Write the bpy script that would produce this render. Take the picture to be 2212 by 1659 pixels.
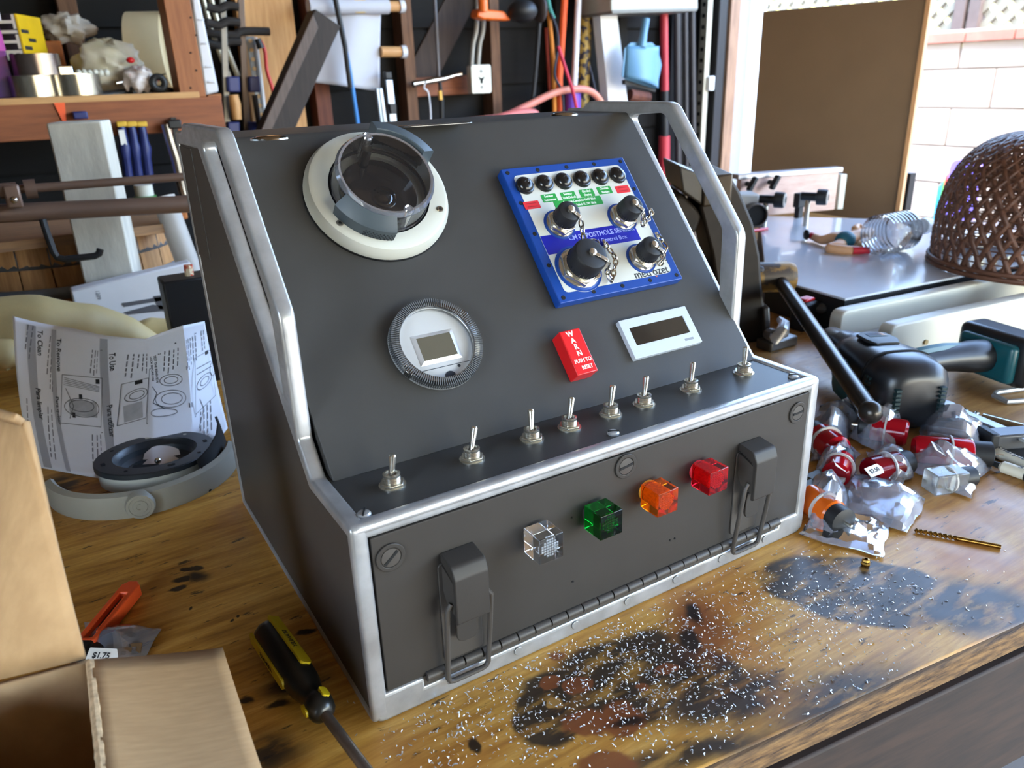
import bpy, bmesh, math, random
from mathutils import Vector, Matrix, noise
PI = math.pi
scene = bpy.context.scene
COL = scene.collection
for o in list(bpy.data.objects): bpy.data.objects.remove(o)
random.seed(7)

# ---------------------------------------------------------------- camera
cam_d = bpy.data.cameras.new('camera'); cam = bpy.data.objects.new('camera', cam_d); COL.objects.link(cam)
CL = Vector((-0.11797, -0.38803, 0.39583)); CR = (1.194882, 0.032539, -0.552773); FPX = 1669.39
cam.location = CL; cam.rotation_euler = CR
cam_d.sensor_width = 36.0; cam_d.lens = FPX * 36.0 / 2212.0
cam_d.clip_start = 0.01; cam_d.clip_end = 60
cam_d.dof.use_dof = True; cam_d.dof.focus_distance = 0.62; cam_d.dof.aperture_fstop = 11.0
scene.camera = cam
# ---------------------------------------------------------------- daylight
world = bpy.data.worlds.new('sky'); scene.world = world; world.use_nodes = True
nt = world.node_tree; nt.nodes.clear()
sky = nt.nodes.new('ShaderNodeTexSky'); sky.sky_type = 'NISHITA'; sky.sun_disc = False
sky.sun_elevation = math.radians(48); sky.sun_rotation = math.radians(205); sky.altitude = 50; sky.air_density = 1.0; sky.dust_density = 1.2
bg = nt.nodes.new('ShaderNodeBackground'); bg.inputs[1].default_value = 2.0
wo = nt.nodes.new('ShaderNodeOutputWorld')
nt.links.new(sky.outputs[0], bg.inputs[0]); nt.links.new(bg.outputs[0], wo.inputs[0])
sun_d = bpy.data.lights.new('sun', 'SUN'); sun_d.energy = 2.0; sun_d.angle = math.radians(0.6); sun_d.color = (1.0, 0.95, 0.87)
sun = bpy.data.objects.new('sun', sun_d); COL.objects.link(sun); sun.location = (0, 0, 8)
sun.rotation_euler = Vector((0.45, 0.36, -0.82)).to_track_quat('-Z', 'Y').to_euler()
vs = scene.view_settings
vs.view_transform = 'Standard'; vs.look = 'None'; vs.gamma = 1.0; vs.use_curve_mapping = False
vs.exposure = 0.85

# ---------------------------------------------------------------- pixel -> place helpers (2212 x 1659 frame)
RM = Matrix.Rotation(CR[2], 3, 'Z') @ Matrix.Rotation(CR[1], 3, 'Y') @ Matrix.Rotation(CR[0], 3, 'X')
def ray(px, py): return RM @ Vector(((px - 1106) / FPX, -(py - 829.5) / FPX, -1.0))
def at(px, py, x=None, y=None, z=None):
    d = ray(px, py)
    t = (z - CL.z) / d.z if z is not None else (y - CL.y) / d.y if y is not None else (x - CL.x) / d.x
    return CL + d * t
def atd(px, py, dep): return CL + ray(px, py) * dep
def pxm(P):            # pixels per metre at a point
    return FPX / -((RM.transposed() @ (Vector(P) - CL)).z)
def lerp(a, b, t): return a + (b - a) * t

# ---------------------------------------------------------------- materials
def lin(c):
    c = c / 255.0
    return c / 12.92 if c <= 0.04045 else ((c + 0.055) / 1.055) ** 2.4
def rgb(c, k=1.0): return (min(1, lin(c[0]) * k), min(1, lin(c[1]) * k), min(1, lin(c[2]) * k), 1)
MATS = {}
class NT:
    def __init__(s, m): s.m = m; s.t = m.node_tree; s.n = s.t.nodes; s.l = s.t.links
    def new(s, ty, **kw):
        n = s.n.new(ty)
        for k, v in kw.items(): setattr(n, k, v)
        return n
    def link(s, a, b): s.l.new(a, b)
    def coords(s, kind='Object'):
        if not hasattr(s, 'tc'): s.tc = s.new('ShaderNodeTexCoord')
        return s.tc.outputs[kind]
    def noise(s, scale, detail=4, vec=None, stretch=None, rough=0.55):
        v = vec or s.coords()
        if stretch:
            mp = s.new('ShaderNodeMapping'); mp.inputs['Scale'].default_value = stretch; s.link(v, mp.inputs[0]); v = mp.outputs[0]
        n = s.new('ShaderNodeTexNoise'); n.inputs['Scale'].default_value = scale; n.inputs['Detail'].default_value = detail
        n.inputs['Roughness'].default_value = rough; s.link(v, n.inputs['Vector']); return n.outputs['Fac']
    def ramp(s, fac, stops):
        r = s.new('ShaderNodeValToRGB'); e = r.color_ramp.elements
        while len(e) < len(stops): e.new(0.5)
        for el, (p, c) in zip(e, stops): el.position = p; el.color = c
        s.link(fac, r.inputs[0]); return r.outputs[0]
    def mix(s, fac, a, b, mode='MIX'):
        m = s.new('ShaderNodeMix', data_type='RGBA', blend_type=mode)
        for sock, v in ((m.inputs[0], fac), (m.inputs[6], a), (m.inputs[7], b)):
            if hasattr(v, 'links') or hasattr(v, 'is_output'): s.link(v, sock)
            else: sock.default_value = v
        return m.outputs[2]
    def math(s, op, a, b=0.0, clamp=False):
        m = s.new('ShaderNodeMath', operation=op); m.use_clamp = clamp
        for sock, v in ((m.inputs[0], a), (m.inputs[1], b)):
            if hasattr(v, 'is_output'): s.link(v, sock)
            else: sock.default_value = v
        return m.outputs[0]
    def bump(s, h, strength, dist=0.002):
        b = s.new('ShaderNodeBump'); b.inputs['Strength'].default_value = strength; b.inputs['Distance'].default_value = dist
        s.link(h, b.inputs['Height']); return b.outputs[0]
def newmat(name):
    m = bpy.data.materials.new(name); m.use_nodes = True; n = NT(m); n.b = n.n['Principled BSDF']; MATS[name] = m; return m, n
def mat(name, c, rough=0.5, metal=0.0, var=0.12, vs=18.0, bump=0.0, bs=150.0, stretch=None, trans=0.0, ior=1.45, coat=0.0, emit=None, spec=None, sheen=0, c2=None, lo=.35, hi=.65):
    if name in MATS: return MATS[name]
    m, n = newmat(name); b = n.b
    base = rgb(c); 
    other = rgb(c2) if c2 else rgb(c, 1 - var)
    if var or c2:
        f = n.noise(vs, 5, stretch=stretch)
        n.link(n.ramp(f, [(lo, other), (hi, base)]), b.inputs['Base Color'])
    else: b.inputs['Base Color'].default_value = base
    b.inputs['Roughness'].default_value = rough; b.inputs['Metallic'].default_value = metal
    b.inputs['Transmission Weight'].default_value = trans; b.inputs['IOR'].default_value = ior
    b.inputs['Coat Weight'].default_value = coat
    if spec is not None: b.inputs['Specular IOR Level'].default_value = spec
    if sheen: b.inputs['Sheen Weight'].default_value = sheen
    if bump: n.link(n.bump(n.noise(bs, 4, stretch=stretch), bump), b.inputs['Normal'])
    if emit: b.inputs['Emission Color'].default_value = rgb(emit[0]); b.inputs['Emission Strength'].default_value = emit[1]
    return m
def wood(name, c1, c2, axis=0, rough=0.6, scale=9.0, knots=False, bump=.15):
    if name in MATS: return MATS[name]
    m, n = newmat(name); st = [14, 14, 14]; st[axis] = 1.0
    f = n.noise(scale, 6, stretch=tuple(st), rough=.6)
    g = n.noise(3.0, 3)
    col = n.ramp(f, [(.32, rgb(c2)), (.66, rgb(c1))])
    col = n.mix(n.math('MULTIPLY', g, .35), col, rgb(c2))
    n.link(col, n.b.inputs['Base Color']); n.b.inputs['Roughness'].default_value = rough
    n.link(n.bump(f, bump, .001), n.b.inputs['Normal']); return m
def clear(name, tint=(255, 255, 255), refl=0.10, haze=0.05, rough=0.05, hazec=(235, 240, 255)):
    """thin clear plastic: see-through sheet with fresnel reflection and a little milky haze"""
    if name in MATS: return MATS[name]
    m, n = newmat(name); n.n.remove(n.b)
    tr = n.new('ShaderNodeBsdfTransparent'); tr.inputs[0].default_value = rgb(tint)
    df = n.new('ShaderNodeBsdfDiffuse'); df.inputs[0].default_value = rgb(hazec)
    gl = n.new('ShaderNodeBsdfGlossy'); gl.inputs['Roughness'].default_value = rough
    fr = n.new('ShaderNodeFresnel'); fr.inputs[0].default_value = 1.5
    a = n.new('ShaderNodeMixShader'); a.inputs[0].default_value = haze; n.link(tr.outputs[0], a.inputs[1]); n.link(df.outputs[0], a.inputs[2])
    k = n.math('ADD', n.math('MULTIPLY', fr.outputs[0], 1.0), refl - .04, True)
    b = n.new('ShaderNodeMixShader'); n.link(k, b.inputs[0]); n.link(a.outputs[0], b.inputs[1]); n.link(gl.outputs[0], b.inputs[2])
    n.link(b.outputs[0], n.n['Material Output'].inputs[0]); return m

# ---------------------------------------------------------------- mesh builder
class MB:
    def __init__(s): s.v = []; s.f = []; s.M = Matrix()
    def add(s, vs, fs, M=None):
        o = len(s.v); M = s.M @ M if M is not None else s.M
        s.v += [M @ Vector(p) for p in vs]; s.f += [[o + i for i in f] for f in fs]; return s
    def box(s, c, d, M=None):
        x, y, z = d[0] / 2, d[1] / 2, d[2] / 2; cx, cy, cz = c
        return s.add([(cx + a * x, cy + b * y, cz + e * z) for e in (-1, 1) for b in (-1, 1) for a in (-1, 1)],
            [(0, 2, 3, 1), (4, 5, 7, 6), (0, 1, 5, 4), (2, 6, 7, 3), (0, 4, 6, 2), (1, 3, 7, 5)], M)
    def bar(s, p0, p1, w, h, up=(0, 0, 1)):
        """square bar from p0 to p1, w across, h along up"""
        p0, p1 = Vector(p0), Vector(p1); d = p1 - p0; L = d.length; d.normalize()
        a = d.cross(Vector(up)); a.normalize(); u = a.cross(d); u.normalize()
        M = Matrix((( a.x, d.x, u.x, p0.x), (a.y, d.y, u.y, p0.y), (a.z, d.z, u.z, p0.z), (0, 0, 0, 1)))
        return s.box((0, L / 2, 0), (w, L, h), M)
    def lathe(s, prof, n=32, M=None, a0=0.0, a1=2 * PI):
        full = abs(a1 - a0 - 2 * PI) < 1e-6; k = n if full else n + 1
        vs = []; fs = []
        for r, z in prof:
            for i in range(k):
                a = a0 + (a1 - a0) * i / n; vs.append((r * math.cos(a), r * math.sin(a), z))
        for j in range(len(prof) - 1):
            for i in range(n):
                i2 = (i + 1) % k
                fs.append((j * k + i, j * k + i2, (j + 1) * k + i2, (j + 1) * k + i))
        if full:
            if prof[0][0] > 1e-6: pass
        return s.add(vs, fs, M)
    def disc(s, r, z, n=32, M=None): return s.add([(r * math.cos(2 * PI * i / n), r * math.sin(2 * PI * i / n), z) for i in range(n)], [tuple(range(n))], M)
    def frame(s, p0, p1):
        p0, p1 = Vector(p0), Vector(p1); d = (p1 - p0); L = d.length
        return Matrix.Translation(p0) @ d.to_track_quat('Z', 'Y').to_matrix().to_4x4(), L
    def cyl(s, p0, p1, r0, r1=None, n=16, cap=True):
        M, L = s.frame(p0, p1); r1 = r0 if r1 is None else r1
        pr = [(r0, 0), (r1, L)]
        s.lathe(pr, n, M)
        if cap:
            s.add([(r0 * math.cos(2 * PI * i / n), r0 * math.sin(2 * PI * i / n), 0) for i in range(n)][::-1], [tuple(range(n))], M)
            s.add([(r1 * math.cos(2 * PI * i / n), r1 * math.sin(2 * PI * i / n), L) for i in range(n)], [tuple(range(n))], M)
        return s
    def tube(s, pts, r, n=8, closed=False):
        pts = [Vector(p) for p in pts]; k = len(pts); rs = r if isinstance(r, (list, tuple)) else [r] * k
        vs = []; fs = []; prev = None
        for i, p in enumerate(pts):
            a = pts[(i + 1) % k] if (closed or i < k - 1) else p; b = pts[i - 1] if (closed or i > 0) else p
            d = (a - b).normalized()
            if prev is None:
                up = Vector((0, 0, 1)) if abs(d.z) < .9 else Vector((1, 0, 0)); u = d.cross(up).normalized()
            else: u = (prev - d * prev.dot(d)).normalized()
            prev = u; w = d.cross(u)
            for j in range(n):
                t = 2 * PI * j / n; vs.append(p + (u * math.cos(t) + w * math.sin(t)) * rs[i])
        for i in range(k if closed else k - 1):
            for j in range(n):
                a, b = i * n, ((i + 1) % k) * n; j2 = (j + 1) % n
                fs.append((a + j, a + j2, b + j2, b + j))
        if not closed: fs += [tuple(range(n))[::-1], tuple((k - 1) * n + j for j in range(n))]
        return s.add(vs, fs)
    def prism(s, poly, z0, z1, M=None):
        n = len(poly); vs = [(x, y, z0) for x, y in poly] + [(x, y, z1) for x, y in poly]
        fs = [tuple(range(n))[::-1], tuple(range(n, 2 * n))] + [(i, (i + 1) % n, n + (i + 1) % n, n + i) for i in range(n)]
        return s.add(vs, fs, M)
    def ball(s, c, r, n=16, m=10, M=None):
        r = r if isinstance(r, (list, tuple)) else (r, r, r); vs = []; fs = []
        for j in range(m + 1):
            ph = PI * j / m
            for i in range(n):
                th = 2 * PI * i / n; vs.append((c[0] + r[0] * math.sin(ph) * math.cos(th), c[1] + r[1] * math.sin(ph) * math.sin(th), c[2] + r[2] * math.cos(ph)))
        for j in range(m):
            for i in range(n): fs.append((j * n + i, (j + 1) * n + i, (j + 1) * n + (i + 1) % n, j * n + (i + 1) % n))
        return s.add(vs, fs, M)
    def grid(s, F, nu, nv, M=None):
        vs = [F(i / nu, j / nv) for j in range(nv + 1) for i in range(nu + 1)]
        fs = [(j * (nu + 1) + i, j * (nu + 1) + i + 1, (j + 1) * (nu + 1) + i + 1, (j + 1) * (nu + 1) + i) for j in range(nv) for i in range(nu)]
        return s.add(vs, fs, M)
    def mesh(s, name, smooth=None):
        me = bpy.data.meshes.new(name); me.from_pydata([tuple(v) for v in s.v], [], s.f); me.update()
        bm = bmesh.new(); bm.from_mesh(me); bmesh.ops.remove_doubles(bm, verts=bm.verts, dist=1e-6)
        bmesh.ops.recalc_face_normals(bm, faces=bm.faces); bm.to_mesh(me); bm.free()
        finish(me, smooth); return me
    def obj(s, name, m, parent=None, smooth=35, bevel=0.0, solid=0.0, seg=2, subsurf=0):
        return link(name, s.mesh(name, smooth), m, parent, bevel, solid, seg, subsurf)
def finish(me, smooth):
    if smooth:
        me.polygons.foreach_set('use_smooth', [True] * len(me.polygons)); me.set_sharp_from_angle(angle=math.radians(smooth))
MW = {}
def link(name, me, m, parent=None, bevel=0.0, solid=0.0, seg=2, subsurf=0):
    me.materials.clear(); me.materials.append(m)
    if parent is not None: me.transform(MW[parent.name].inverted())
    else:
        if me.vertices:
            xs = [v.co for v in me.vertices]
            c = Vector(((min(p.x for p in xs) + max(p.x for p in xs)) / 2, (min(p.y for p in xs) + max(p.y for p in xs)) / 2, min(p.z for p in xs)))
        else: c = Vector()
        me.transform(Matrix.Translation(-c))
    o = bpy.data.objects.new(name, me); COL.objects.link(o)
    if parent is not None: o.parent = parent; MW[o.name] = MW[parent.name].copy()
    else: o.location = c; MW[o.name] = Matrix.Translation(c)
    if solid: md = o.modifiers.new('solid', 'SOLIDIFY'); md.thickness = solid; md.offset = 0
    if bevel:
        md = o.modifiers.new('bevel', 'BEVEL'); md.width = bevel; md.segments = seg; md.limit_method = 'ANGLE'; md.angle_limit = math.radians(35)
    if subsurf: md = o.modifiers.new('sub', 'SUBSURF'); md.levels = subsurf; md.render_levels = subsurf
    return o
def thing(name, label, cat, loc, group=None):
    o = bpy.data.objects.new(name, None); COL.objects.link(o); o.location = Vector(loc); o.empty_display_size = .02
    MW[o.name] = Matrix.Translation(Vector(loc)); return tag(o, label, cat, group)
def tag(o, label=None, cat=None, group=None, kind=None):
    if label: o['label'] = label
    if cat: o['category'] = cat
    if group: o['group'] = group
    if kind: o['kind'] = kind
    return o
def struct(o): o['kind'] = 'structure'; return o
def inst(src, M, parent, name=None):
    """another part with the same mesh, at M (given in the parent's frame)"""
    o = src.copy(); COL.objects.link(o); o.parent = parent; o.matrix_local = M
    if name: o.name = name
    MW[o.name] = MW[parent.name] @ M
    return o
def round_poly(pts, rad, seg=5):
    """closed polygon with corners rounded; rad: one radius or list"""
    out = []; n = len(pts); rad = rad if isinstance(rad, (list, tuple)) else [rad] * n
    for i in range(n):
        p = Vector(pts[i]); a = Vector(pts[i - 1]) - p; b = Vector(pts[(i + 1) % n]) - p; r = rad[i]
        if r <= 0: out.append((p.x, p.y)); continue
        la, lb = a.length, b.length; a.normalize(); b.normalize(); ang = a.angle(b)
        d = min(r / math.tan(ang / 2), la * .49, lb * .49); p0 = p + a * d; p1 = p + b * d
        for k in range(seg + 1):
            t = k / seg; q = p0.lerp(p, t).lerp(p.lerp(p1, t), t); out.append((q.x, q.y))
    return out
def rrect(w, h, r, seg=4): return round_poly([(-w / 2, -h / 2), (w / 2, -h / 2), (w / 2, h / 2), (-w / 2, h / 2)], r, seg)
def circ(r, n=32, c=(0, 0)): return [(c[0] + r * math.cos(2 * PI * i / n), c[1] + r * math.sin(2 * PI * i / n)) for i in range(n)]
def eval_mesh(o):
    dg = bpy.context.evaluated_depsgraph_get(); me = bpy.data.meshes.new_from_object(o.evaluated_get(dg), depsgraph=dg)
    return me
def plate(name, loops, h0, h1, M, m, parent=None, bevel=0.0, smooth=40, bres=2):
    """flat plate with holes: closed outlines filled between local z = h0 and h1"""
    cu = bpy.data.curves.new(name, 'CURVE'); cu.dimensions = '2D'; cu.fill_mode = 'BOTH'
    for lp in loops:
        sp = cu.splines.new('POLY'); sp.points.add(len(lp) - 1); sp.use_cyclic_u = True
        for p, q in zip(sp.points, lp): p.co = (q[0], q[1], 0, 1)
    cu.extrude = (h1 - h0) / 2 - bevel; cu.bevel_depth = bevel; cu.bevel_resolution = bres
    if bevel: cu.offset = -bevel
    o = bpy.data.objects.new('tmp', cu); COL.objects.link(o); bpy.context.view_layer.update()
    me = eval_mesh(o); bpy.data.objects.remove(o); bpy.data.curves.remove(cu)
    me.transform(M @ Matrix.Translation((0, 0, (h0 + h1) / 2))); finish(me, smooth); me.name = name
    return link(name, me, m, parent)
def text_mesh(s, size, extrude=0.0001, align='CENTER', space=1.0, bold=0.0, line=1.0):
    cu = bpy.data.curves.new('text', 'FONT'); cu.body = s; cu.size = size; cu.extrude = extrude; cu.align_x = align; cu.align_y = 'CENTER'
    cu.space_character = space; cu.offset = bold; cu.space_line = line; cu.resolution_u = 3
    o = bpy.data.objects.new('tmp', cu); COL.objects.link(o); bpy.context.view_layer.update()
    me = eval_mesh(o); bpy.data.objects.remove(o); bpy.data.curves.remove(cu); return me
def text(s, size, M, m, parent, name='lettering', sx=1.0, **kw):
    me = text_mesh(s, size, **kw); me.transform(M @ Matrix.Diagonal((sx, 1, 1, 1))); me.name = name
    return link(name, me, m, parent)
def axes(o, x, y, z=None):
    x = Vector(x).normalized(); y = Vector(y); z = x.cross(y).normalized(); y = z.cross(x)
    return Matrix(((x.x, y.x, z.x, o[0]), (x.y, y.y, z.y, o[1]), (x.z, y.z, z.z, o[2]), (0, 0, 0, 1)))
def T(x, y, z=0): return Matrix.Translation((x, y, z))
def RZ(a): return Matrix.Rotation(math.radians(a), 4, 'Z')
def RX(a): return Matrix.Rotation(math.radians(a), 4, 'X')
def RY(a): return Matrix.Rotation(math.radians(a), 4, 'Y')
# ================================================================ THE GARAGE
M_siding = wood('dark_siding', (15, 12, 10), (8, 6, 5), 0, .9, 6)
M_stud = wood('stud_wood', (140, 92, 58), (92, 54, 32), 2, .75, 8)
M_studred = wood('stud_red', (118, 66, 46), (84, 44, 30), 2, .75, 8)
M_conc = mat('concrete', (120, 112, 102), .9, var=.3, vs=4, bump=.2, bs=60)
M_ply = wood('plywood_light', (196, 150, 96), (168, 120, 70), 2, .7, 7)
M_ceil = wood('ceiling_boards', (176, 150, 120), (140, 116, 90), 1, .8, 6)
FLZ = -0.92; YB = 2.42; XL = -1.7; XR = 2.57; YF = -3.2; ZC = 1.85
def slab(name, lo, hi, m, bevel=0):
    o = MB().box(((lo[0] + hi[0]) / 2, (lo[1] + hi[1]) / 2, (lo[2] + hi[2]) / 2), (hi[0] - lo[0], hi[1] - lo[1], hi[2] - lo[2])).obj(name, m, bevel=bevel)
    return struct(o)
slab('floor', (XL, YF, FLZ - .1), (XR, YB, FLZ), M_conc)
slab('ceiling', (XL, YF, ZC), (XR + .08, YB + .2, ZC + .08), M_ceil)
wb = slab('wall_back', (XL - .05, YB, FLZ), (XR + .0, YB + .05, ZC), M_siding)
WY0, WY1, WZ0, WZ1 = -2.3, -.5, .10, 1.20          # unseen window added in the left wall to light the left bench
struct(plate('wall_left', [[(YF, FLZ), (YB, FLZ), (YB, ZC), (YF, ZC)], [(WY0, WZ0), (WY0, WZ1), (WY1, WZ1), (WY1, WZ0)]], XL - .05, XL, axes((0, 0, 0), (0, 1, 0), (0, 0, 1)), M_siding))
wn = struct(plate('added_window', [[(WY0, WZ0), (WY1, WZ0), (WY1, WZ1), (WY0, WZ1)], [(WY0 + .05, WZ0 + .05), (WY0 + .05, WZ1 - .05), (-1.42, WZ1 - .05), (-1.42, WZ0 + .05)], [(-1.37, WZ0 + .05), (-1.37, WZ1 - .05), (WY1 - .05, WZ1 - .05), (WY1 - .05, WZ0 + .05)]], XL - .045, XL - .005, axes((0, 0, 0), (0, 1, 0), (0, 0, 1)), mat('added_window_paint', (214, 212, 204), .5)))
for y0, y1 in ((WY0 + .05, -1.42), (-1.37, WY1 - .05)): MB().box((XL - .025, (y0 + y1) / 2, (WZ0 + WZ1) / 2), (.004, y1 - y0, WZ1 - WZ0 - .1)).obj('pane', clear('added_window_glass', refl=.05, haze=.01), wn)
slab('wall_front', (XL - .05, YF - .05, .62), (XR + .05, YF, ZC), M_siding)      # unseen header over an added opening, lowered to limit light from behind
slab('wall_front_side', (XL - .05, YF - .05, FLZ), (.3, YF, .62), M_siding)  # unseen wall closing part of the opening to cut light from behind
slab('driveway', (XL - 4, -12, FLZ - .1), (XR + 6, YF, FLZ - .02), mat('drive_concrete', (190, 180, 164), .9, var=.15, vs=2))
slab('wall_right', (XR, 2.36, FLZ), (XR + .06, YB + .05, ZC), M_siding)
slab('trim_1', (XR, YF, 1.72), (XR + .1, 2.28, ZC), mat('header_paint', (205, 200, 190), .6))
# wide wall boards, each its own piece of the back wall
bm_ = MB().box((0, 0, 0), (2.3 * 2, .012, .19)).mesh('siding_board'); M0 = MW[wb.name]
b0 = None
for k in range(13):
    z = FLZ + .1 + k * .2
    if b0 is None:
        b0 = link('siding_board', bm_, M_siding); b0.parent = wb; b0.matrix_local = M0.inverted() @ T(.25, YB - .006, z); MW[b0.name] = T(.25, YB - .006, z)
    else: inst(b0, M0.inverted() @ T(.25, YB - .006 - .003 * (k % 2), z), wb)
def wallstud(px, w, m, y0=2.33, name='wall_stud', dz=0):
    """upright timber of the back wall: seen at pixel column px near the horizon"""
    c = at(px, 170, y=y0)
    return MB().box((c.x, (y0 + YB - .015) / 2, (FLZ + ZC) / 2), (w, YB - .015 - y0, ZC - FLZ)).obj(name, m, bevel=.002)
for i, (px, w, m, lab) in enumerate([(888, .042, wood('stud_dark', (122, 88, 62), (84, 56, 38), 2, .8, 8), 'rough brown wall stud with two pegs beside the hanging white sheet'),
        (1073, .04, wood('stud_dark', (0, 0, 0), (0, 0, 0)), 'narrow brown wall stud beside the metal outlet box'),
        (694, .052, M_studred, 'reddish wall stud left of the hanging white sheet'),
        (1210, .04, M_siding, 'dark wall stud behind the hanging coloured straps'),
        (1345, .04, M_siding, 'dark wall stud behind the blue dustpan'),
        (1455, .04, M_siding, 'dark wall stud right of the red pole'),
        (180, .05, wood('stud_dark', (0, 0, 0), (0, 0, 0)), 'dim wall stud above the cluttered shelf')]):
    o = wallstud(px, w, m); tag(o, lab, 'stud')
# wide light plank wall panel behind the clamps
a = at(530, 150, y=2.3); b = at(650, 150, y=2.3)
o = MB().box(((a.x + b.x) / 2, 2.33, .35), (b.x - a.x, .05, 2.4)).obj('wall_post', M_ply, bevel=.002); tag(o, 'wide pale plywood upright behind the bar clamps', 'post')
# door frame at the garage opening
dj = thing('door_frame', 'white and brown jamb of the garage door opening beside the brown board', 'door frame', (XR, 2.3, FLZ))
def jamb(px0, px1, x, m, name, th=.08):
    a = at(px0, 170, x=x); b = at(px1, 170, x=x); y0, y1 = sorted((a.y, b.y))
    return MB().box((x + th / 2, (y0 + y1) / 2, .3), (th, y1 - y0, 2.44)).obj(name, m, dj, bevel=.003)
jamb(1568, 1612, XR + .22, mat('white_paint', (232, 236, 240), .45, var=.05), 'jamb', .1)
jamb(1545, 1570, XR + .10, wood('jamb_brown', (150, 118, 92), (110, 82, 62), 2), 'door_stop', .06)
jamb(1522, 1546, XR + .04, mat('black_seal', (24, 24, 26), .6), 'seal', .05)
tr = jamb(1506, 1521, XR - .01, mat('track_zinc', (176, 172, 158), .45, .6), 'door_track', .03)
# dark perforations and bracket of the track
mb = MB()
c0 = at(1513, 170, x=XR - .01)
for k in range(40): mb.box((XR - .0105, c0.y, -.5 + k * .045), (.002, .018, .016))
mb.obj('track_slots', mat('slot_black', (12, 12, 12), .8), dj)
c0 = at(1537, 180, x=XR + .03); MB().box((XR + .02, c0.y, c0.z), (.03, .03, .06)).obj('roller_bracket', mat('white_paint', (0, 0, 0)), dj, bevel=.004)

# ================================================================ OUTSIDE
slab('ground', (XR, -3.2, FLZ - .1), (9, 9, FLZ - .02), mat('yard_concrete', (176, 168, 156), .9, var=.2, vs=2))
M_block = mat('block_paint', (178, 162, 150), .9, var=.07, vs=6, bump=.3, bs=90)
M_mortar = mat('mortar', (140, 128, 118), .95, var=.1)
XW = 4.2; wl = slab('wall_yard', (XW, -3, FLZ), (XW + .18, 6.5, .47), M_mortar)
capz = .503
bl0 = None; Wl = MW[wl.name].inverted()
BW, BH, G = .40, .195, .008
k = 0
for row in range(7):
    z = .47 - BH / 2 - row * BH
    for j in range(18):
        y = -1.0 + j * BW + (row % 2) * BW / 2 + .12
        if bl0 is None:
            bl0 = MB().box((0, 0, 0), (.02, BW - G, BH - G)).obj('block', M_block, bevel=.004); bl0.parent = wl; bl0.matrix_local = Wl @ T(XW - .004, y, z); MW[bl0.name] = T(XW - .004, y, z)
        else: inst(bl0, Wl @ T(XW - .004 - random.random() * .002, y, z), wl)
M_cap = mat('brick_cap', (176, 112, 96), .85, var=.2, vs=12)
cap0 = None
for j in range(32):
    y = -2.2 + j * .245
    if cap0 is None:
        cap0 = MB().box((0, 0, 0), (.26, .24, .05)).obj('cap_brick', M_cap, bevel=.004); cap0.parent = wl; cap0.matrix_local = Wl @ T(XW + .08, y, .497); MW[cap0.name] = T(XW + .08, y, .497)
    else: inst(cap0, Wl @ T(XW + .08, y, .497), wl)
# lattice fence on the wall: each slat its own piece
M_lat = mat('lattice_shaded', (128, 124, 110), .7, var=.08); M_latpost = mat('lattice_post', (96, 84, 80), .8, var=.15)  # slat colour darkened to imitate backlit shade
lf = thing('lattice_fence', 'pale diagonal lattice fence with dark posts on top of the block wall', 'fence', (XW + .05, 2.0, .522))
LZ0, LZ1, LY0, LY1 = .56, 1.02, .6, 5.2
for z, nm in ((LZ0 - .018, 'bottom_rail'), (LZ1 + .02, 'top_rail')): MB().box((XW + .05, (LY0 + LY1) / 2, z), (.05, LY1 - LY0, .04)).obj(nm, M_latpost, lf, bevel=.003)
for y in (at(2094, 60, x=XW).y, at(2062, 60, x=XW).y, 3.6, .9, 4.6): MB().box((XW + .05, y, (LZ0 + LZ1) / 2), (.07, .06, LZ1 - LZ0 + .05)).obj('post', M_latpost, lf, bevel=.003)
H = LZ1 - LZ0; st = .092; ls = {}
for sgn in (1, -1):
    n = int((LY1 - LY0 + H) / st)
    for i in range(n):
        y = LY0 - H + i * st; y0, z0, y1, z1 = y, LZ0, y + H, LZ1
        if y0 < LY0: z0 += LY0 - y0; y0 = LY0
        if y1 > LY1: z1 -= y1 - LY1; y1 = LY1
        if y1 - y0 < .06: continue
        if sgn < 0: y0, y1 = LY0 + LY1 - y0, LY0 + LY1 - y1
        if y0 > 5.0 and y1 > 5.0: continue
        MB().bar((XW + .05 + .006 * sgn, y0, z0), (XW + .05 + .006 * sgn, y1, z1), .008, .034, up=(0, -(z1 - z0), y1 - y0)).obj('slat', M_lat, lf)
slab('wall_backdrop', (6.2, -4, FLZ), (6.3, 9, 1.25), mat('backdrop_yellow', (216, 200, 120), .9, var=.12, vs=3))  # invented backdrop, its yellow stands in for bright light behind the lattice
# board leaning outside the jamb
a = at(1613, 100, x=3.5); b = at(1640, 330, x=3.3)
o = MB().bar(at(1606, 60, x=3.7), at(1660, 420, x=3.55), .02, .07, up=(1, .4, 0)).obj('leaning_plank', wood('plank_pale', (206, 180, 150), (180, 150, 120), 2)); tag(o, 'pale plank leaning outside beyond the white door jamb', 'plank')
q = [at(px_, py_, x=3.15) for px_, py_ in ((1604, 470), (1610, 150), (1622, 118), (1668, 330), (1668, 470))]
o = MB().prism([(v.y, max(v.z, FLZ) if i not in (0, 4) else FLZ - .02) for i, v in enumerate(q)], 0, .02, axes((3.15, 0, 0), (0, 1, 0), (0, 0, 1))).obj('plywood_offcut', wood('veneer_beige', (214, 190, 164), (190, 160, 132), 2), None); tag(o, 'pale beige plywood offcut standing outside between jamb and hardboard', 'board')
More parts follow.
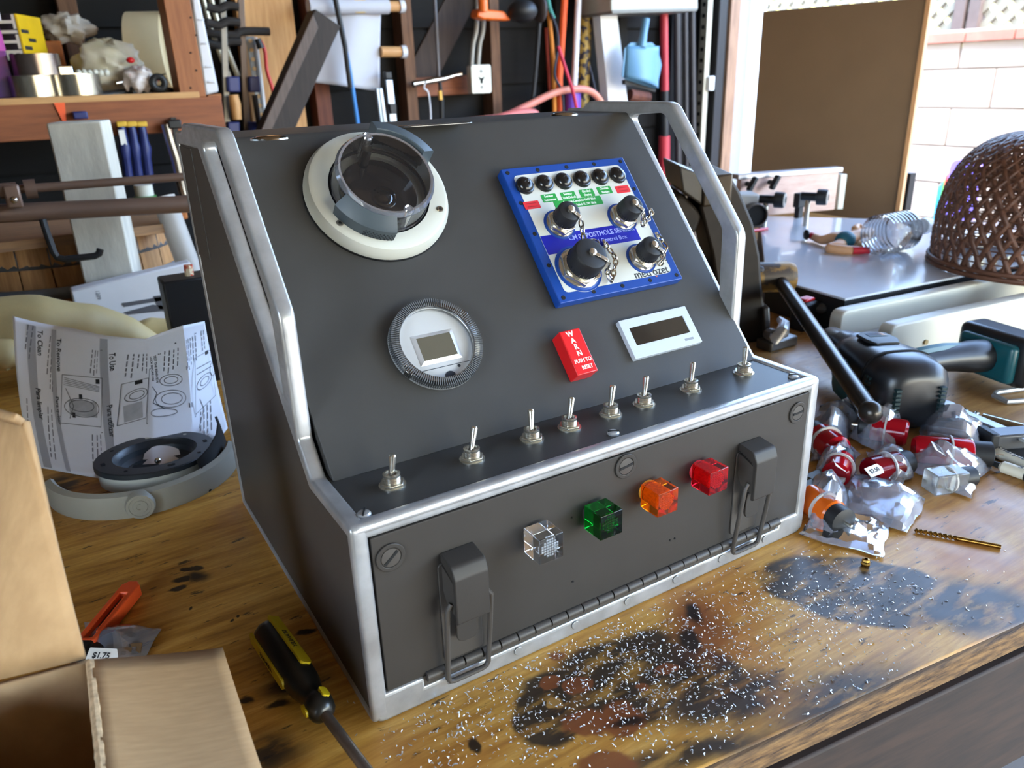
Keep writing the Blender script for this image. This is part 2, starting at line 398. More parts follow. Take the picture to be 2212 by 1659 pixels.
# coloured plastic bins stacked outside against the block wall
for i, (c, px0, px1, y0, y1, lab, x) in enumerate([((128, 108, 220), 2035, 2100, 345, 470, 'purple plastic play panel outside against the block wall', 3.85), ((206, 70, 60), 2029, 2095, 372, 470, 'red plastic play panel behind the purple one outside', 3.92), ((70, 180, 90), 2024, 2090, 385, 470, 'green plastic play panel behind the red one outside', 3.98), ((50, 170, 215), 2018, 2085, 395, 470, 'blue plastic play panel rearmost of the coloured ones outside', 4.04)]):
    a = at(px0, y1, x=x); b = at(px1, y0, x=x); h = b.z - a.z
    ww = abs(a.y - b.y) + .06; cy = a.y - ww / 2; hh = b.z - (FLZ - .02)
    plate_o = plate('play_board', [rrect(ww, hh, .05)], -.012, .012, axes((x, cy, b.z - hh / 2), (0, 1, 0), (0, 0, 1)), mat('plastic_%d' % i, c, .4, var=.04), None, bevel=.006)
    tag(plate_o, lab, 'panel', 'coloured plastic panels outside')

# ================================================================ WORKBENCH
def bench_mat():
    m, n = newmat('bench_top'); geo = n.new('ShaderNodeNewGeometry'); P = geo.outputs['Position']
    def warp(amt, sc):
        t = n.new('ShaderNodeTexNoise'); t.inputs['Scale'].default_value = sc; t.inputs['Detail'].default_value = 5; n.link(P, t.inputs[0])
        s = n.new('ShaderNodeVectorMath', operation='SUBTRACT'); n.link(t.outputs['Color'], s.inputs[0]); s.inputs[1].default_value = (.5, .5, .5)
        k = n.new('ShaderNodeVectorMath', operation='SCALE'); n.link(s.outputs[0], k.inputs[0]); k.inputs['Scale'].default_value = amt
        a = n.new('ShaderNodeVectorMath', operation='ADD'); n.link(P, a.inputs[0]); n.link(k.outputs[0], a.inputs[1]); return a.outputs[0]
    W1 = warp(.030, 18); W2 = warp(.012, 60)
    def blob(px, py, wx, wy, rot=0, soft=.25, W=W1):
        c = at(px, py, z=0); s = pxm(c); d = (c - CL).normalized(); el = -d.z
        mp = n.new('ShaderNodeMapping', vector_type='TEXTURE')
        mp.inputs['Location'].default_value = (c.x, c.y, 0); mp.inputs['Rotation'].default_value = (0, 0, CR[2] + math.radians(rot)); mp.inputs['Scale'].default_value = (wx / s, wy / s / el, 10)
        n.link(W, mp.inputs[0]); ln = n.new('ShaderNodeVectorMath', operation='LENGTH'); n.link(mp.outputs[0], ln.inputs[0])
        r = n.new('ShaderNodeMapRange', interpolation_type='SMOOTHSTEP'); r.inputs['From Min'].default_value = 1 + soft; r.inputs['From Max'].default_value = 1 - soft
        n.link(ln.outputs['Value'], r.inputs[0]); return r.outputs[0]
    # ply grain runs along the bench
    f = n.noise(7, 7, vec=P, stretch=(1.6, 16, 1), rough=.62)
    f2 = n.noise(40, 8, vec=P, stretch=(1.0, 9, 1), rough=.72)
    col = n.ramp(f, [(.30, rgb((142, 94, 38))), (.46, rgb((192, 138, 56))), (.60, rgb((212, 160, 76))), (.75, rgb((224, 178, 98)))])
    col = n.mix(n.ramp(f2, [(.40, (0, 0, 0, 1)), (.62, (.5, .5, .5, 1))]), col, rgb((166, 114, 44)))
    g = n.noise(5.5, 4, vec=P)
    col = n.mix(n.ramp(g, [(.52, (0, 0, 0, 1)), (.70, (.6, .6, .6, 1))]), col, rgb((170, 96, 38)))
    # greyer brown towards the door end of the bench
    sep = n.new('ShaderNodeSeparateXYZ'); n.link(P, sep.inputs[0])
    right = n.new('ShaderNodeMapRange'); right.inputs['From Min'].default_value = .42; right.inputs['From Max'].default_value = .75; n.link(sep.outputs[0], right.inputs[0])
    col = n.mix(n.math('MULTIPLY', right.outputs[0], .55), col, rgb((116, 92, 70)))
    # small dark scuffs everywhere
    sc = n.noise(46, 7, vec=P, stretch=(.7, 2.4, 1), rough=.65); col = n.mix(n.ramp(sc, [(.61, (0, 0, 0, 1)), (.66, (.85, .85, .85, 1))]), col, rgb((40, 28, 18)))
    dust = n.noise(120, 4, vec=P); 
    dark = [(1290, 1500, 165, 62, 0, .10), (1190, 1540, 78, 62, -10, .10), (1440, 1440, 175, 55, -14, .14), (1560, 1500, 150, 50, 10, .4), (1330, 1405, 150, 26, 20, .3),
            (1860, 1275, 205, 66, -14, .07), (2080, 1310, 170, 50, -12, .4), (1830, 1520, 200, 60, 20, .7), (1500, 1620, 170, 26, 15, .6), (120, 1050, 55, 25, 0, .5), (590, 1620, 70, 40, 0, .6), (630, 1480, 70, 28, 20, .7)]
    dk = None
    for d in dark:
        b = blob(*d); dk = b if dk is None else n.math('MAXIMUM', dk, b)
    dk = n.math('MULTIPLY', dk, n.ramp(n.noise(26, 6, vec=P, stretch=(1, 3, 1)), [(.34, (.35, .35, .35, 1)), (.50, (1, 1, 1, 1))]))
    col = n.mix(n.math('MULTIPLY', dk, .93), col, rgb((22, 22, 23)))
    rust = [(1270, 1560, 60, 26, 6, .15), (1340, 1555, 48, 38, 0, .15), (1190, 1475, 24, 14, 0, .12), (1250, 1483, 33, 16, 14, .12), (1440, 1445, 26, 11, 15, .15), (1385, 1485, 12, 8, 0, .2), (1205, 1418, 20, 9, 20, .3), (1510, 1350, 55, 60, 0, .7), (1310, 1650, 70, 24, 0, .2), (1300, 1400, 0, 0, 0, 0)][:9]
    rs = None
    for d in rust:
        b = blob(*d, W=W2); rs = b if rs is None else n.math('MAXIMUM', rs, b)
    col = n.mix(n.math('MULTIPLY', rs, .92), col, rgb((128, 70, 34)))
    col = n.mix(n.math('MULTIPLY', blob(1198, 1521, 20, 12, 0, .12, W2), .9), col, rgb((168, 124, 62)))
    burn = n.math('MAXIMUM', blob(1488, 1382, 26, 22, 0, .35, W2), blob(1498, 1325, 14, 20, 0, .5, W2))
    ink = None
    for d in [(415, 1228, 24, 5, 6, .2), (393, 1252, 20, 6, 0, .25), (382, 1271, 18, 4, 14, .25), (425, 1245, 26, 10, -20, .7), (660, 1365, 24, 6, 16, .3), (600, 1522, 24, 8, 24, .4), (530, 1512, 14, 6, -10, .4), (1027, 1612, 14, 16, 10, .3), (412, 1316, 4, 4, 0, .3), (500, 1340, 4, 4, 0, .3), (515, 1330, 4, 3, 0, .3), (1355, 1560, 40, 9, 12, .6)]:
        b = blob(*d, W=W2); ink = b if ink is None else n.math('MAXIMUM', ink, b)
    col = n.mix(n.math('MULTIPLY', n.math('MAXIMUM', burn, ink), .95), col, rgb((14, 11, 10)))
    n.link(col, n.b.inputs['Base Color'])
    rg = n.ramp(n.noise(30, 5, vec=P), [(.3, (.34, .34, .34, 1)), (.7, (.52, .52, .52, 1))]); n.link(rg, n.b.inputs['Roughness'])
    n.b.inputs['Specular IOR Level'].default_value = .45
    n.link(n.bump(n.noise(160, 5, vec=P, stretch=(.25, 2, 1)), .12, .0004), n.b.inputs['Normal'])
    return m
bench = thing('workbench', 'stained plywood workbench strewn with metal shavings under the control box', 'workbench', (.3, .6, FLZ))
ex = lambda x: -.142 - (x - .16) * .121
poly = [(-1.6, ex(-1.6)), (1.84, ex(1.84)), (1.84, 1.62), (-1.6, 1.62)]
MB().prism(poly, -.022, 0).obj('bench_top', bench_mat(), bench, bevel=.002)
M_edge = wood('ply_edge', (150, 112, 66), (52, 34, 20), 0, .8, 26, bump=.5)
p0, p1 = Vector((-1.6, ex(-1.6) - .001, -.011)), Vector((1.84, ex(1.84) - .001, -.011))
MB().bar(p0, p1, .006, .020).obj('ply_edge', M_edge, bench, bevel=.002)
M_apron = wood('apron_wood', (62, 43, 31), (36, 25, 18), 0, .7, 8)
q = Vector((0, .012, -.085)); MB().bar(p0 + q, p1 + q, .024, .125).obj('apron', M_apron, bench, bevel=.002)
for x, y in ((-1.45, .2), (1.72, -.2), (-1.45, 1.5), (1.72, 1.5)): MB().box((x, y, (FLZ - .022) / 2), (.085, .085, -.022 - FLZ)).obj('leg', M_apron, bench, bevel=.003)
# ================================================================ THE CONTROL BOX
W, H1, D = .42, .152, .354
M_grey = mat('grey_paint', (62, 61, 59), .45, var=.07, vs=25, bump=.03, bs=900, spec=.32)
M_dgrey = mat('dark_grey_paint', (66, 61, 56), .48, var=.08, vs=25, bump=.03, bs=900)
def silver():
    m, n = newmat('silver_trim'); 
    col = n.ramp(n.noise(40, 6), [(.35, rgb((158, 158, 157))), (.7, rgb((184, 185, 186)))]); n.link(col, n.b.inputs['Base Color'])
    n.b.inputs['Metallic'].default_value = .55; n.link(n.ramp(n.noise(90, 6, stretch=(1, 1, 3)), [(.4, (.28, .28, .28, 1)), (.7, (.42, .42, .42, 1))]), n.b.inputs['Roughness'])
    n.link(n.bump(n.noise(160, 5), .12, .001), n.b.inputs['Normal']); return m
M_silv = silver()
M_chrome = mat('chrome', (196, 190, 178), .16, 1.0, var=.1, vs=60)
M_black = mat('black_rubber', (22, 23, 25), .5, var=.1)
M_dark = mat('gap_black', (10, 10, 10), .8, var=0)
M_clear = clear('clear_plastic', refl=.07, haze=.02)
M_white = mat('white_plastic', (196, 196, 184), .42, var=.04, vs=14)
M_ink = mat('ink_dark', (40, 42, 46), .6, var=0)
CB = thing('control_box', 'grey sloping control panel box with silver edges and handles on the workbench', 'control box', (W / 2, D / 2, 0))
YZ = axes((0, 0, 0), (0, 1, 0), (0, 0, 1))          # local (x,y,z) -> world (y,z,x)
outer = round_poly([(0, 0), (D, 0), (D, .364), (.326, .364), (.314, .3712), (.186, .3712), (.0925, .2615), (.0919, .174), (.0725, H1), (0, H1)],
                   [.008, .003, .004, .004, .006, .02, .018, .005, .004, .005])
opening = round_poly([(.2490, .3585), (.197, .3615), (.1135, .263), (.1120, .198)], [.006, .014, .014, .002])[::-1]
side_in = [(.008, .0060), (.008, .143), (.079, .143), (.2640, .3535), (.348, .3535), (.348, .0060)]
for x0, x1 in ((-.0005, .0105), (W - .0105, W + .0005)):
    plate('side_frame', [outer, opening, side_in], x0, x1, YZ, M_silv, CB, bevel=.0024)
for x0, x1 in ((.0012, .008), (W - .008, W - .0012)):
    MB().prism(side_in, x0, x1, YZ).obj('side_panel', M_dgrey, CB, smooth=0)
# square plate let into the side near the top back
plate('access_plate', [[(.300, .262), (.348, .258), (.348, .352), (.300, .352)]], .0004, .003, YZ, M_dgrey, CB, bevel=.0006)
AN = math.radians(48.7); PB = (.0647, .1506)
ct, sn = math.cos(AN), math.sin(AN)
topy = PB[0] + (.3612 - PB[1]) / math.tan(AN)
hous = round_poly([PB, (topy, .3612), (.3515, .3612), (.3515, .012), (.09, .012), (.09, PB[1])], [0, .008, .003, 0, 0, 0])
MB().prism(hous, .0125, W - .0082, YZ).obj('sloping_housing', M_grey, CB, bevel=.0006)
MB().prism([(.010, .03), (.09, .03), (.09, .1506), (.010, .1506)], .0085, W - .0085, YZ).obj('ledge', M_grey, CB, bevel=.0004)
XZ = axes((0, 0, 0), (1, 0, 0), (0, 0, 1))          # local z -> world -y
fo = round_poly([(.0006, 0), (W - .0006, 0), (W - .0006, H1), (.0006, H1)], [.009, .009, .006, .006])
fi = [(.0105, .0225), (.0384, .0222), (.0384, .0145), (.3862, .0145), (.3862, .0222), (.4136, .0222), (.4136, .1414), (.0105, .1414)]
plate('front_frame', [fo, fi], -.0095, -.0002, XZ, M_silv, CB, bevel=.0026)
MB().cyl((.004, .0042, H1 - .0042), (W - .004, .0042, H1 - .0042), .0043, n=16).obj('top_bead', M_silv, CB)
MB().box((W / 2, .012, .08), (.404, .01, .122)).obj('door_recess', M_dark, CB)
M_door = mat('grey_paint_shaded', (55, 51, 47), .45, var=.08, vs=25, bump=.03, bs=900, spec=.3)  # copy of the grey paint with the front's shade put into its colour
plate('front_door', [round_poly([(.0118, .0225), (.4126, .0225), (.4126, .1403), (.0118, .1403)], .001)], -.0095, -.0014, XZ, M_door, CB, bevel=.0006)
# piano hinge, knuckle by knuckle
hg = MB().box((W / 2 + .0, .004, .0185), (.346, .006, .008)).obj('hinge', M_dgrey, CB)
kn0 = None; NK = 24; pit = (.3862 - .0390) / NK
for k in range(NK):
    x = .0390 + pit * (k + .5)
    if kn0 is None:
        kn0 = MB().cyl((-(pit - .0012) / 2, 0, 0), ((pit - .0012) / 2, 0, 0), .0036, n=14).obj('knuckle', M_dgrey); kn0.parent = hg; kn0.matrix_local = MW[hg.name].inverted() @ T(x, .0006, .0185); MW[kn0.name] = T(x, .0006, .0185); kn0.location  # origin moved by link
        c_ = Vector(kn0.data.vertices[0].co)
    else: inst(kn0, MW[hg.name].inverted() @ T(x, .0006, .0185), hg)
for x in (.058, .112, .163, .214, .2648, .3163, .3699): plate('rivet', [circ(.0034, 20)], .0, .0006, axes((x, -.0002, .0098), (1, 0, 0), (0, 0, 1)), M_silv, CB, bevel=.0003)
# quarter-turn fasteners
for (x, z), a in (((.0233, .1234), 40), ((.2093, .1305), 8), ((.396, .1249), 3)):
    Mx = axes((x, .0014, z), (1, 0, 0), (0, 0, 1))
    f = plate('door_fastener', [circ(.0098, 36), circ(.0068, 36)[::-1]], 0, .0016, Mx, M_door, CB, bevel=.0005)
    MB().lathe([(.0067, .0002), (.0064, .0014), (0.00001, .0018)], 28, Mx).obj('screw_head', M_dgrey, f)
    MB().box((0, 0, .0016), (.0118, .0018, .0008), Mx @ RZ(a)).obj('slot', M_dark, f)
# small dimples and pin holes of the door
for px, py in ((1235, 1118), (1237, 1256), (1447, 1042), (1447, 1167), (1457, 1163)):
    q = at(px, py, y=.0014); MB().cyl((q.x, .0016, q.z), (q.x, .0008, q.z), .0009, n=10).obj('pin_hole', M_dark, CB)
# ledge screws
for px, py in ((786, 1107), (1325, 932), (1714, 810)):
    q = at(px, py, z=.1525); q.z = .1506
    s_ = MB().lathe([(.0044, 0), (.0044, .0012), (.0036, .0022), (.00001, .0026)], 20, T(*q)).obj('ledge_screw', M_silv, CB)
    MB().box((0, 0, .0024), (.0082, .0011, .0010), T(*q) @ RZ(60 if px < 1000 else -25)).obj('slot', M_dark, s_)
# toggle switches
M_nick = mat('nickel', (208, 202, 188), .22, .9, var=.12, vs=80)
TG = [((848, 1048), (849, 989)), ((1020, 992), (1026, 938)), ((1149, 949), (1147, 899)), ((1230, 924), (1238, 873)), ((1319, 896), (1326, 849)), ((1391, 874), (1398, 826)), ((1492, 842), (1504, 797)), ((1606, 806), (1613, 764))]
for i, ((bx, by), (tx, ty)) in enumerate(TG):
    q = at(bx, by, z=.1506); e = at(tx, ty, y=q.y + .001 + (.004 if i else 0)); tip = e - Vector((q.x, q.y, .1506))
    tip = Vector((max(-.006, min(.006, tip.x)), tip.y, .0215))
    B = T(q.x, q.y, .1506)
    body = thing('toggle_switch', None, None, (q.x, q.y, .1506)); body.parent = CB; body.location = Vector((q.x, q.y, .1506)) - Vector((W / 2, D / 2, 0)); 
    mb = MB(); mb.lathe([(.0054, .002), (.0058, .0026), (.0054, .0032), (.0058, .0038), (.0054, .0044), (.0058, .005), (.0054, .0056), (.0058, .0062), (.0054, .0068), (.0058, .0074), (.0058, .0088), (.0044, .0090), (.0040, .0070), (.0001, .0066)], 24, B); mb.obj('bushing', M_nick, body)
    MB().prism([(.0086 * math.cos(PI / 3 * k + i), .0086 * math.sin(PI / 3 * k + i)) for k in range(6)], .0008, .0030, B).obj('hex_nut', M_nick, body, bevel=.0004)
    MB().cyl((q.x, q.y, .1506), (q.x, q.y, .1515), .0090, n=28).obj('washer', M_nick, body)
    b0 = Vector((q.x, q.y, .1576)); t0 = Vector((q.x, q.y, .1506)) + tip; d = (t0 - b0)
    mb = MB(); mb.cyl(b0, b0 + d * .92, .0016, .0026, n=16); mb.cyl(b0 + d * .92, t0, .0026, .0020, n=16); mb.obj('lever', M_nick, body)
# ---------------------------------------------------------------- things on the slope
n_ = Vector((0, -sn, ct)); s_dir = Vector((0, ct, sn)); P0 = Vector((0, PB[0], PB[1]))
SL = axes(P0, (1, 0, 0), s_dir)
def S(px, py, off=0.0):
    d = ray(px, py); o = P0 + n_ * off; t = ((o - CL).dot(n_)) / d.dot(n_); q = CL + d * t
    return q.x, (q - P0).dot(s_dir)
def SP(x, s, h=0.0): return SL @ T(x, s, h)
# blue sensor plate
M_blue = mat('blue_plastic', (17, 62, 142), .38, var=.06, vs=30)
M_sheet = mat('face_sheet', (196, 199, 194), .3, var=.03)
mx0, mx1, ms0, ms1, mh = .2295, .3640, .0868, .2150, .0100
a = S(1083, 367, mh); b = S(1344, 338, mh); c = S(1475, 600, mh); d = S(1210, 658, mh)
mx0 = (a[0] + d[0]) / 2; mx1 = (b[0] + c[0]) / 2; ms0 = (c[1] + d[1]) / 2; ms1 = (a[1] + b[1]) / 2
mw, ml = mx1 - mx0, ms1 - ms0; mcx, mcs = (mx0 + mx1) / 2, (ms0 + ms1) / 2
bp = plate('sensor_plate', [rrect(mw, ml, .0015)], .0006, mh, SP(mcx, mcs), M_blue, CB, bevel=.0008)
plate('gasket', [rrect(mw - .003, ml - .003, .0015)], 0, .0012, SP(mcx, mcs), M_sheet, CB)
cons = [(S(1208, 486, mh), .0150), (S(1343, 471, mh), .0150), (S(1249, 581, mh), .0222), (S(1384, 559, mh), .0150)]
fw, fl = mw - .0175, ml - .0165
loops = [rrect(fw, fl, .005)] + [circ(r, 40, (q[0] - mcx, q[1] - mcs))[::-1] for q, r in cons]
plate('face_sheet', loops, mh, mh + .0005, SP(mcx, mcs), M_sheet, bp)
for i in range(5):
    for (ux, us) in [(-mw / 2 + .0052 + i * (mw - .0104) / 4, ml / 2 - .0046), (-mw / 2 + .0052 + i * (mw - .0104) / 4, -ml / 2 + .0046)] + ([(-mw / 2 + .0050, -ml / 2 + .0046 + i * (ml - .0092) / 4), (mw / 2 - .0050, -ml / 2 + .0046 + i * (ml - .0092) / 4)] if 0 < i < 4 else []):
        MB().lathe([(.0019, .0), (.0019, .0004), (.0012, .0005), (.00001, .0002)], 14, SP(mcx + ux, mcs + us, mh)).obj('plate_screw', M_dark, bp)
M_btn = mat('button_black', (20, 20, 21), .28, var=.05, coat=.3)
bt = [S(*q, mh + .002) for q in ((1135, 402), (1176, 396), (1217, 391), (1257, 386), (1296, 381), (1334, 377))]
bs_ = sum(q[1] for q in bt) / 6; bx0, bx1 = bt[0][0], bt[5][0]
for i in range(6):
    x = bx0 + (bx1 - bx0) * i / 5
    MB().lathe([(.0084, 0), (.0086, .0022), (.0080, .0034), (.0070, .0038), (.0066, .0046), (.0050, .0060), (.0030, .0067), (.0022, .0069), (.0018, .0064), (.00001, .0064)], 28, SP(x, bs_, mh)).obj('push_button', M_btn, bp)
M_green = mat('sticker_green', (34, 140, 62), .4, var=0); M_redst = mat('sticker_red', (206, 44, 52), .4, var=0); M_txtw = mat('print_white', (226, 232, 226), .5, var=0)
M_txtr = mat('print_darkred', (150, 28, 38), .5, var=0)
for i in range(6):
    x = bx0 + (bx1 - bx0) * i / 5; s_ = S((1150, 1191, 1232, 1273, 1311, 1349)[i], (433, 428, 423, 417, 411, 409)[i], mh)[1]
    red = i in (0, 5); Mx = SP(x - .001, .0 + (ms1 - .0392 if not i else s_), mh + .0005)
    st_ = plate('label_sticker', [rrect(.0155, .0076 if red else .0078, .001)], 0, .0003, Mx, M_redst if red else M_green, bp)
    t1, t2 = [('EMERGENCY', 'STOP'), ('Sensor', 'Autocenter'), ('Sensor', 'Lock/Unlock'), ('Gimbal', 'Deploy'), ('Gimbal', 'Reclaim'), ('POWER', 'OFF')][i] if not red else ('', '')
    if not red:
        text(t1, .0034, Mx @ T(0, .0018, .0004), M_txtw, bp, bold=.00004); text(t2, .0034, Mx @ T(0, -.0020, .0004), M_txtw, bp, bold=.00004, sx=.8)
    else:
        for k in (-1, 1): MB().box((0, k * .0016, .0004), (.010, .0007, .0001), Mx).obj('print_line', M_txtr, bp)
q = S(1255, 440, mh); Mx = SP(q[0] + .013, q[1] - .0005, mh + .0005)
q2 = S(1298, 430, mh); gx1 = q2[0]; gx0 = cons[0][0][0] + .004; Mx = SP((gx0 + gx1) / 2, q2[1] - .001, mh + .0005)
plate('label_sticker', [rrect(gx1 - gx0, .0088, .001)], 0, .0003, Mx, M_green, bp)
text('Function Complete: FAST Blink', .0032, Mx @ T(.002, .0020, .0004), M_txtw, bp, bold=.00004, sx=.86); text('Function Failed: SLOW Blink', .0032, Mx @ T(.002, -.0022, .0004), M_txtw, bp, bold=.00004, sx=.86)
# blue name band
M_band = mat('band_blue', (24, 30, 150), .35, var=0)
l0 = S(1164, 512, mh); l1 = S(1181, 552, mh); r0 = S(1374, 497, mh)
bx0_, bx1_, bsm = -fw / 2, r0[0] - mcx, (l0[1] + l1[1]) / 2 - mcs; bh = l0[1] - l1[1]
def circ_cut(q, r): return circ(r + .0006, 40, (q[0] - mcx, q[1] - mcs))
MB().prism([(bx0_, bsm - bh / 2), (bx1_, bsm - bh / 2), (bx1_, bsm + bh / 2), (bx0_, bsm + bh / 2)], mh + .0005, mh + .0007, SP(mcx, mcs)).obj('name_band', M_band, bp)
M_bandtxt = mat('band_print', (150, 160, 226), .5, var=0)
text('CMG-5 BOREHOLE SENSOR'.replace('CMG-5 BOREHOLE', 'CM 05 POSTHOLE'), .0066, SP(mcx + bx1_ - .0022, mcs + bsm + bh * .17, mh + .0008), M_bandtxt, bp, align='RIGHT', bold=.0001, sx=.92)
text('Field Control Box', .0056, SP(mcx + bx1_ - .014, mcs + bsm - bh * .22, mh + .0008), M_bandtxt, bp, align='RIGHT', bold=.00005)
q = S(1406, 592, mh); q = (q[0] + .001, q[1] + .0014); text('metrozet', .0104, SP(q[0], q[1], mh + .0006), M_ink, bp, bold=.00012)
M_orange = mat('print_orange', (226, 110, 50), .5, var=0)
for k in (1, -1):
    MB().prism([(-.0016, k * .0044), (0, k * .0060), (.0016, k * .0044), (0, k * .0050)], 0, .0002, SP(q[0] + .0034, q[1] + .0004, mh + .0006)).obj('logo_chevron', M_orange, bp)
text('Patent pending', .0020, SP(q[0] + .017, q[1] + .0090, mh + .0006), M_ink, bp); 
# four capped connectors
M_cap_ = mat('cap_rubber', (26, 27, 30), .55, var=.12, vs=60)
capdir = [(0, 0)] * 4
for i, (q, r) in enumerate(cons):
    cn = thing('connector', None, None, SP(q[0], q[1], mh).translation); cn.parent = CB; cn.location = SP(q[0], q[1], mh).translation - Vector((W / 2, D / 2, 0))
    k = r / .0150; B = SP(q[0], q[1], mh)
    plate('recess_ring', [circ(r * .995, 40), circ(r * .93, 40)[::-1]], 0, .0009, B, M_blue, cn)
    MB().lathe([(r * .93, 0), (r * .93, .0006), (r * .90, .0010), (r * .5, .0010)], 40, B).obj('mount_disc', M_blue, cn)
    MB().lathe([(r * .86, .0008), (r * .86, .0022), (r * .80, .0030), (r * .6, .0030)], 40, B).obj('flange', M_nick, cn)
    MB().prism([(r * .88 * math.cos(PI / 3 * j + .3), r * .88 * math.sin(PI / 3 * j + .3)) for j in range(6)], .0024, .0064 , B).obj('lock_nut', M_nick, cn, bevel=.0006)
    rc = r * .70; hc = .0225 if k < 1.2 else .0260
    MB().lathe([(rc * .98, .0060), (rc * 1.0, .0085), (rc * .94, .0090), (.0001, .0090)], 32, B).obj('thread_collar', M_nick, cn)
    mb = MB(); mb.lathe([(rc * .90, .0086), (rc * .98, .0090), (rc * .98, hc - .003), (rc * .90, hc - .0010), (rc * .70, hc), (.0001, hc)], 36, B)
    mb.obj('cap', M_cap_, cn)
    rb = MB()
    for j in range(30): rb.box((rc * .985 * math.cos(2 * PI * j / 30), rc * .985 * math.sin(2 * PI * j / 30), .0112), (.0008, .0008, .003), B @ T(0, 0, 0))
    rb.obj('grip_ribs', M_cap_, cn)
    MB().lathe([(.0031, hc - .0004), (.0032, hc + .0022), (.0024, hc + .0028), (.0001, hc + .0029)], 20, B).obj('swivel_pin', M_nick, cn)
    # tongue from pin over cap edge, then chain of flat links down to the plate
    ang = math.radians(-52 if i != 2 else -40)
    dx, ds = math.cos(ang), math.sin(ang)
    tp = [B @ Vector((dx * t, ds * t, hc + z)) for t, z in ((0, .0006), (rc * .5, .0008), (rc * .95, .0004), (rc * 1.15, -.0030))]
    for u, w in zip(tp[:-1], tp[1:]): pass
    tg = MB()
    for u, w in zip(tp[:-1], tp[1:]): tg.bar(u, w, .0034, .0008, up=n_)
    tg.obj('cap_tab', M_nick, cn, bevel=.0003)
    loop_px = [None, None, None, None]
    if i == 0: path = [(tp[-1], 0), (SP(*S(1262, 520, mh + .010), mh + .010).translation, 0), (SP(*S(1290, 522, mh + .006), mh + .006).translation, 0), (SP(*S(1296, 555, mh + .004), mh + .004).translation, 0)]
    elif i == 1: path = [(tp[-1], 0), (SP(*S(1388, 488, mh + .010), mh + .010).translation, 0), (SP(*S(1402, 470, mh + .006), mh + .006).translation, 0), (SP(*S(1408, 456, mh + .003), mh + .003).translation, 0)]
    elif i == 2: path = [(tp[-1], 0), (SP(*S(1312, 592, mh + .010), mh + .010).translation, 0), (SP(*S(1322, 608, mh + .005), mh + .005).translation, 0), (SP(*S(1331, 560, mh + .006), mh + .006).translation, 0), (SP(*S(1306, 524, mh + .003), mh + .003).translation, 0)]
    else: path = [(tp[-1], 0), (SP(*S(1432, 562, mh + .008), mh + .008).translation, 0), (SP(*S(1424, 572, mh + .004), mh + .004).translation, 0), (SP(*S(1440, 535, mh + .005), mh + .005).translation, 0), (SP(*S(1420, 508, mh + .003), mh + .003).translation, 0)]
    pts = [p for p, _ in path]; ch = MB(); kk = 0
    for u, w in zip(pts[:-1], pts[1:]):
        L = (w - u).length; nl = max(1, round(L / .0066))
        for j in range(nl):
            p0_, p1_ = u.lerp(w, j / nl), u.lerp(w, (j + 1) / nl); d_ = (p1_ - p0_); ln = d_.length
            nrm = n_ if kk % 2 == 0 else n_.cross(d_).normalized(); sd = d_.normalized().cross(nrm).normalized(); cc = (p0_ + p1_) / 2; dd = d_.normalized()
            ring = [cc + dd * (ln * .62 * math.cos(t)) + sd * (.0021 * math.sin(t)) for t in [2 * PI * m_ / 14 for m_ in range(14)]]
            ch.tube(ring, .0008, 6, closed=True); kk += 1
    ch.obj('chain', M_chrome, cn)
    MB().bar(pts[-1] - s_dir * .003, pts[-1] + s_dir * .003, .0030, .0012, up=n_).obj('chain_anchor', M_nick, cn, bevel=.0003)

# red WARN push cap
M_red = mat('red_plastic', (206, 26, 30), .32, var=.03, coat=.2)
wx, ws, ww, wl_, wh = .2268, .0448, .0196, .0388, .0140
q = [S(1209, 718, wh), S(1250, 709, wh), S(1291, 797, wh), S(1250, 812, wh)]
wx = sum(p[0] for p in q) / 4; ws = sum(p[1] for p in q) / 4; ww = (q[1][0] + q[2][0] - q[0][0] - q[3][0]) / 2 + .001; wl_ = (q[0][1] + q[1][1] - q[2][1] - q[3][1]) / 2 + .001
wk = MB().box((0, 0, wh / 2), (ww, wl_, wh), SP(wx, ws)).obj('warn_cap', M_red, CB, bevel=.0009, seg=3)
M_warntxt = mat('warn_print', (236, 226, 214), .5, var=0)
for j, ch_ in enumerate('WARN'): text(ch_, .0062, SP(wx - .0012 + j * .0004, ws + wl_ / 2 - .0040 - j * .0058, wh + .0001), M_warntxt, wk, bold=.0002)
text('PUSH TO', .0046, SP(wx + .0004, ws - .0082, wh + .0001), M_warntxt, wk, bold=.0001, sx=.86); text('RESET', .0046, SP(wx + .0018, ws - .0142, wh + .0001), M_warntxt, wk, bold=.0001, sx=.86)
# rectangular counter
M_lcdw = mat('lcd_bezel', (180, 188, 198), .35, var=.02); M_lcd = mat('lcd_glass', (44, 42, 38), .08, var=.35, vs=30, c2=(24, 24, 24), coat=.5)
lh = .0048; q = [S(1336, 694, lh), S(1480, 660, lh), S(1517, 738, lh), S(1373, 776, lh)]
lx = sum(p[0] for p in q) / 4; lsm = sum(p[1] for p in q) / 4; lw = (q[1][0] + q[2][0] - q[0][0] - q[3][0]) / 2; ll = (q[0][1] + q[1][1] - q[2][1] - q[3][1]) / 2
lb = plate('counter_bezel', [rrect(lw, ll, .001)], 0, lh - .001, SP(lx, lsm), M_lcdw, CB)
wq = [S(1358, 709, lh), S(1474, 681, lh), S(1491, 716, lh), S(1378, 747, lh)]
wcx = sum(p[0] for p in wq) / 4 - lx; wcs = sum(p[1] for p in wq) / 4 - lsm; wwd = (wq[1][0] + wq[2][0] - wq[0][0] - wq[3][0]) / 2; wln = (wq[0][1] + wq[1][1] - wq[2][1] - wq[3][1]) / 2
dq = S(1489, 732, lh); 
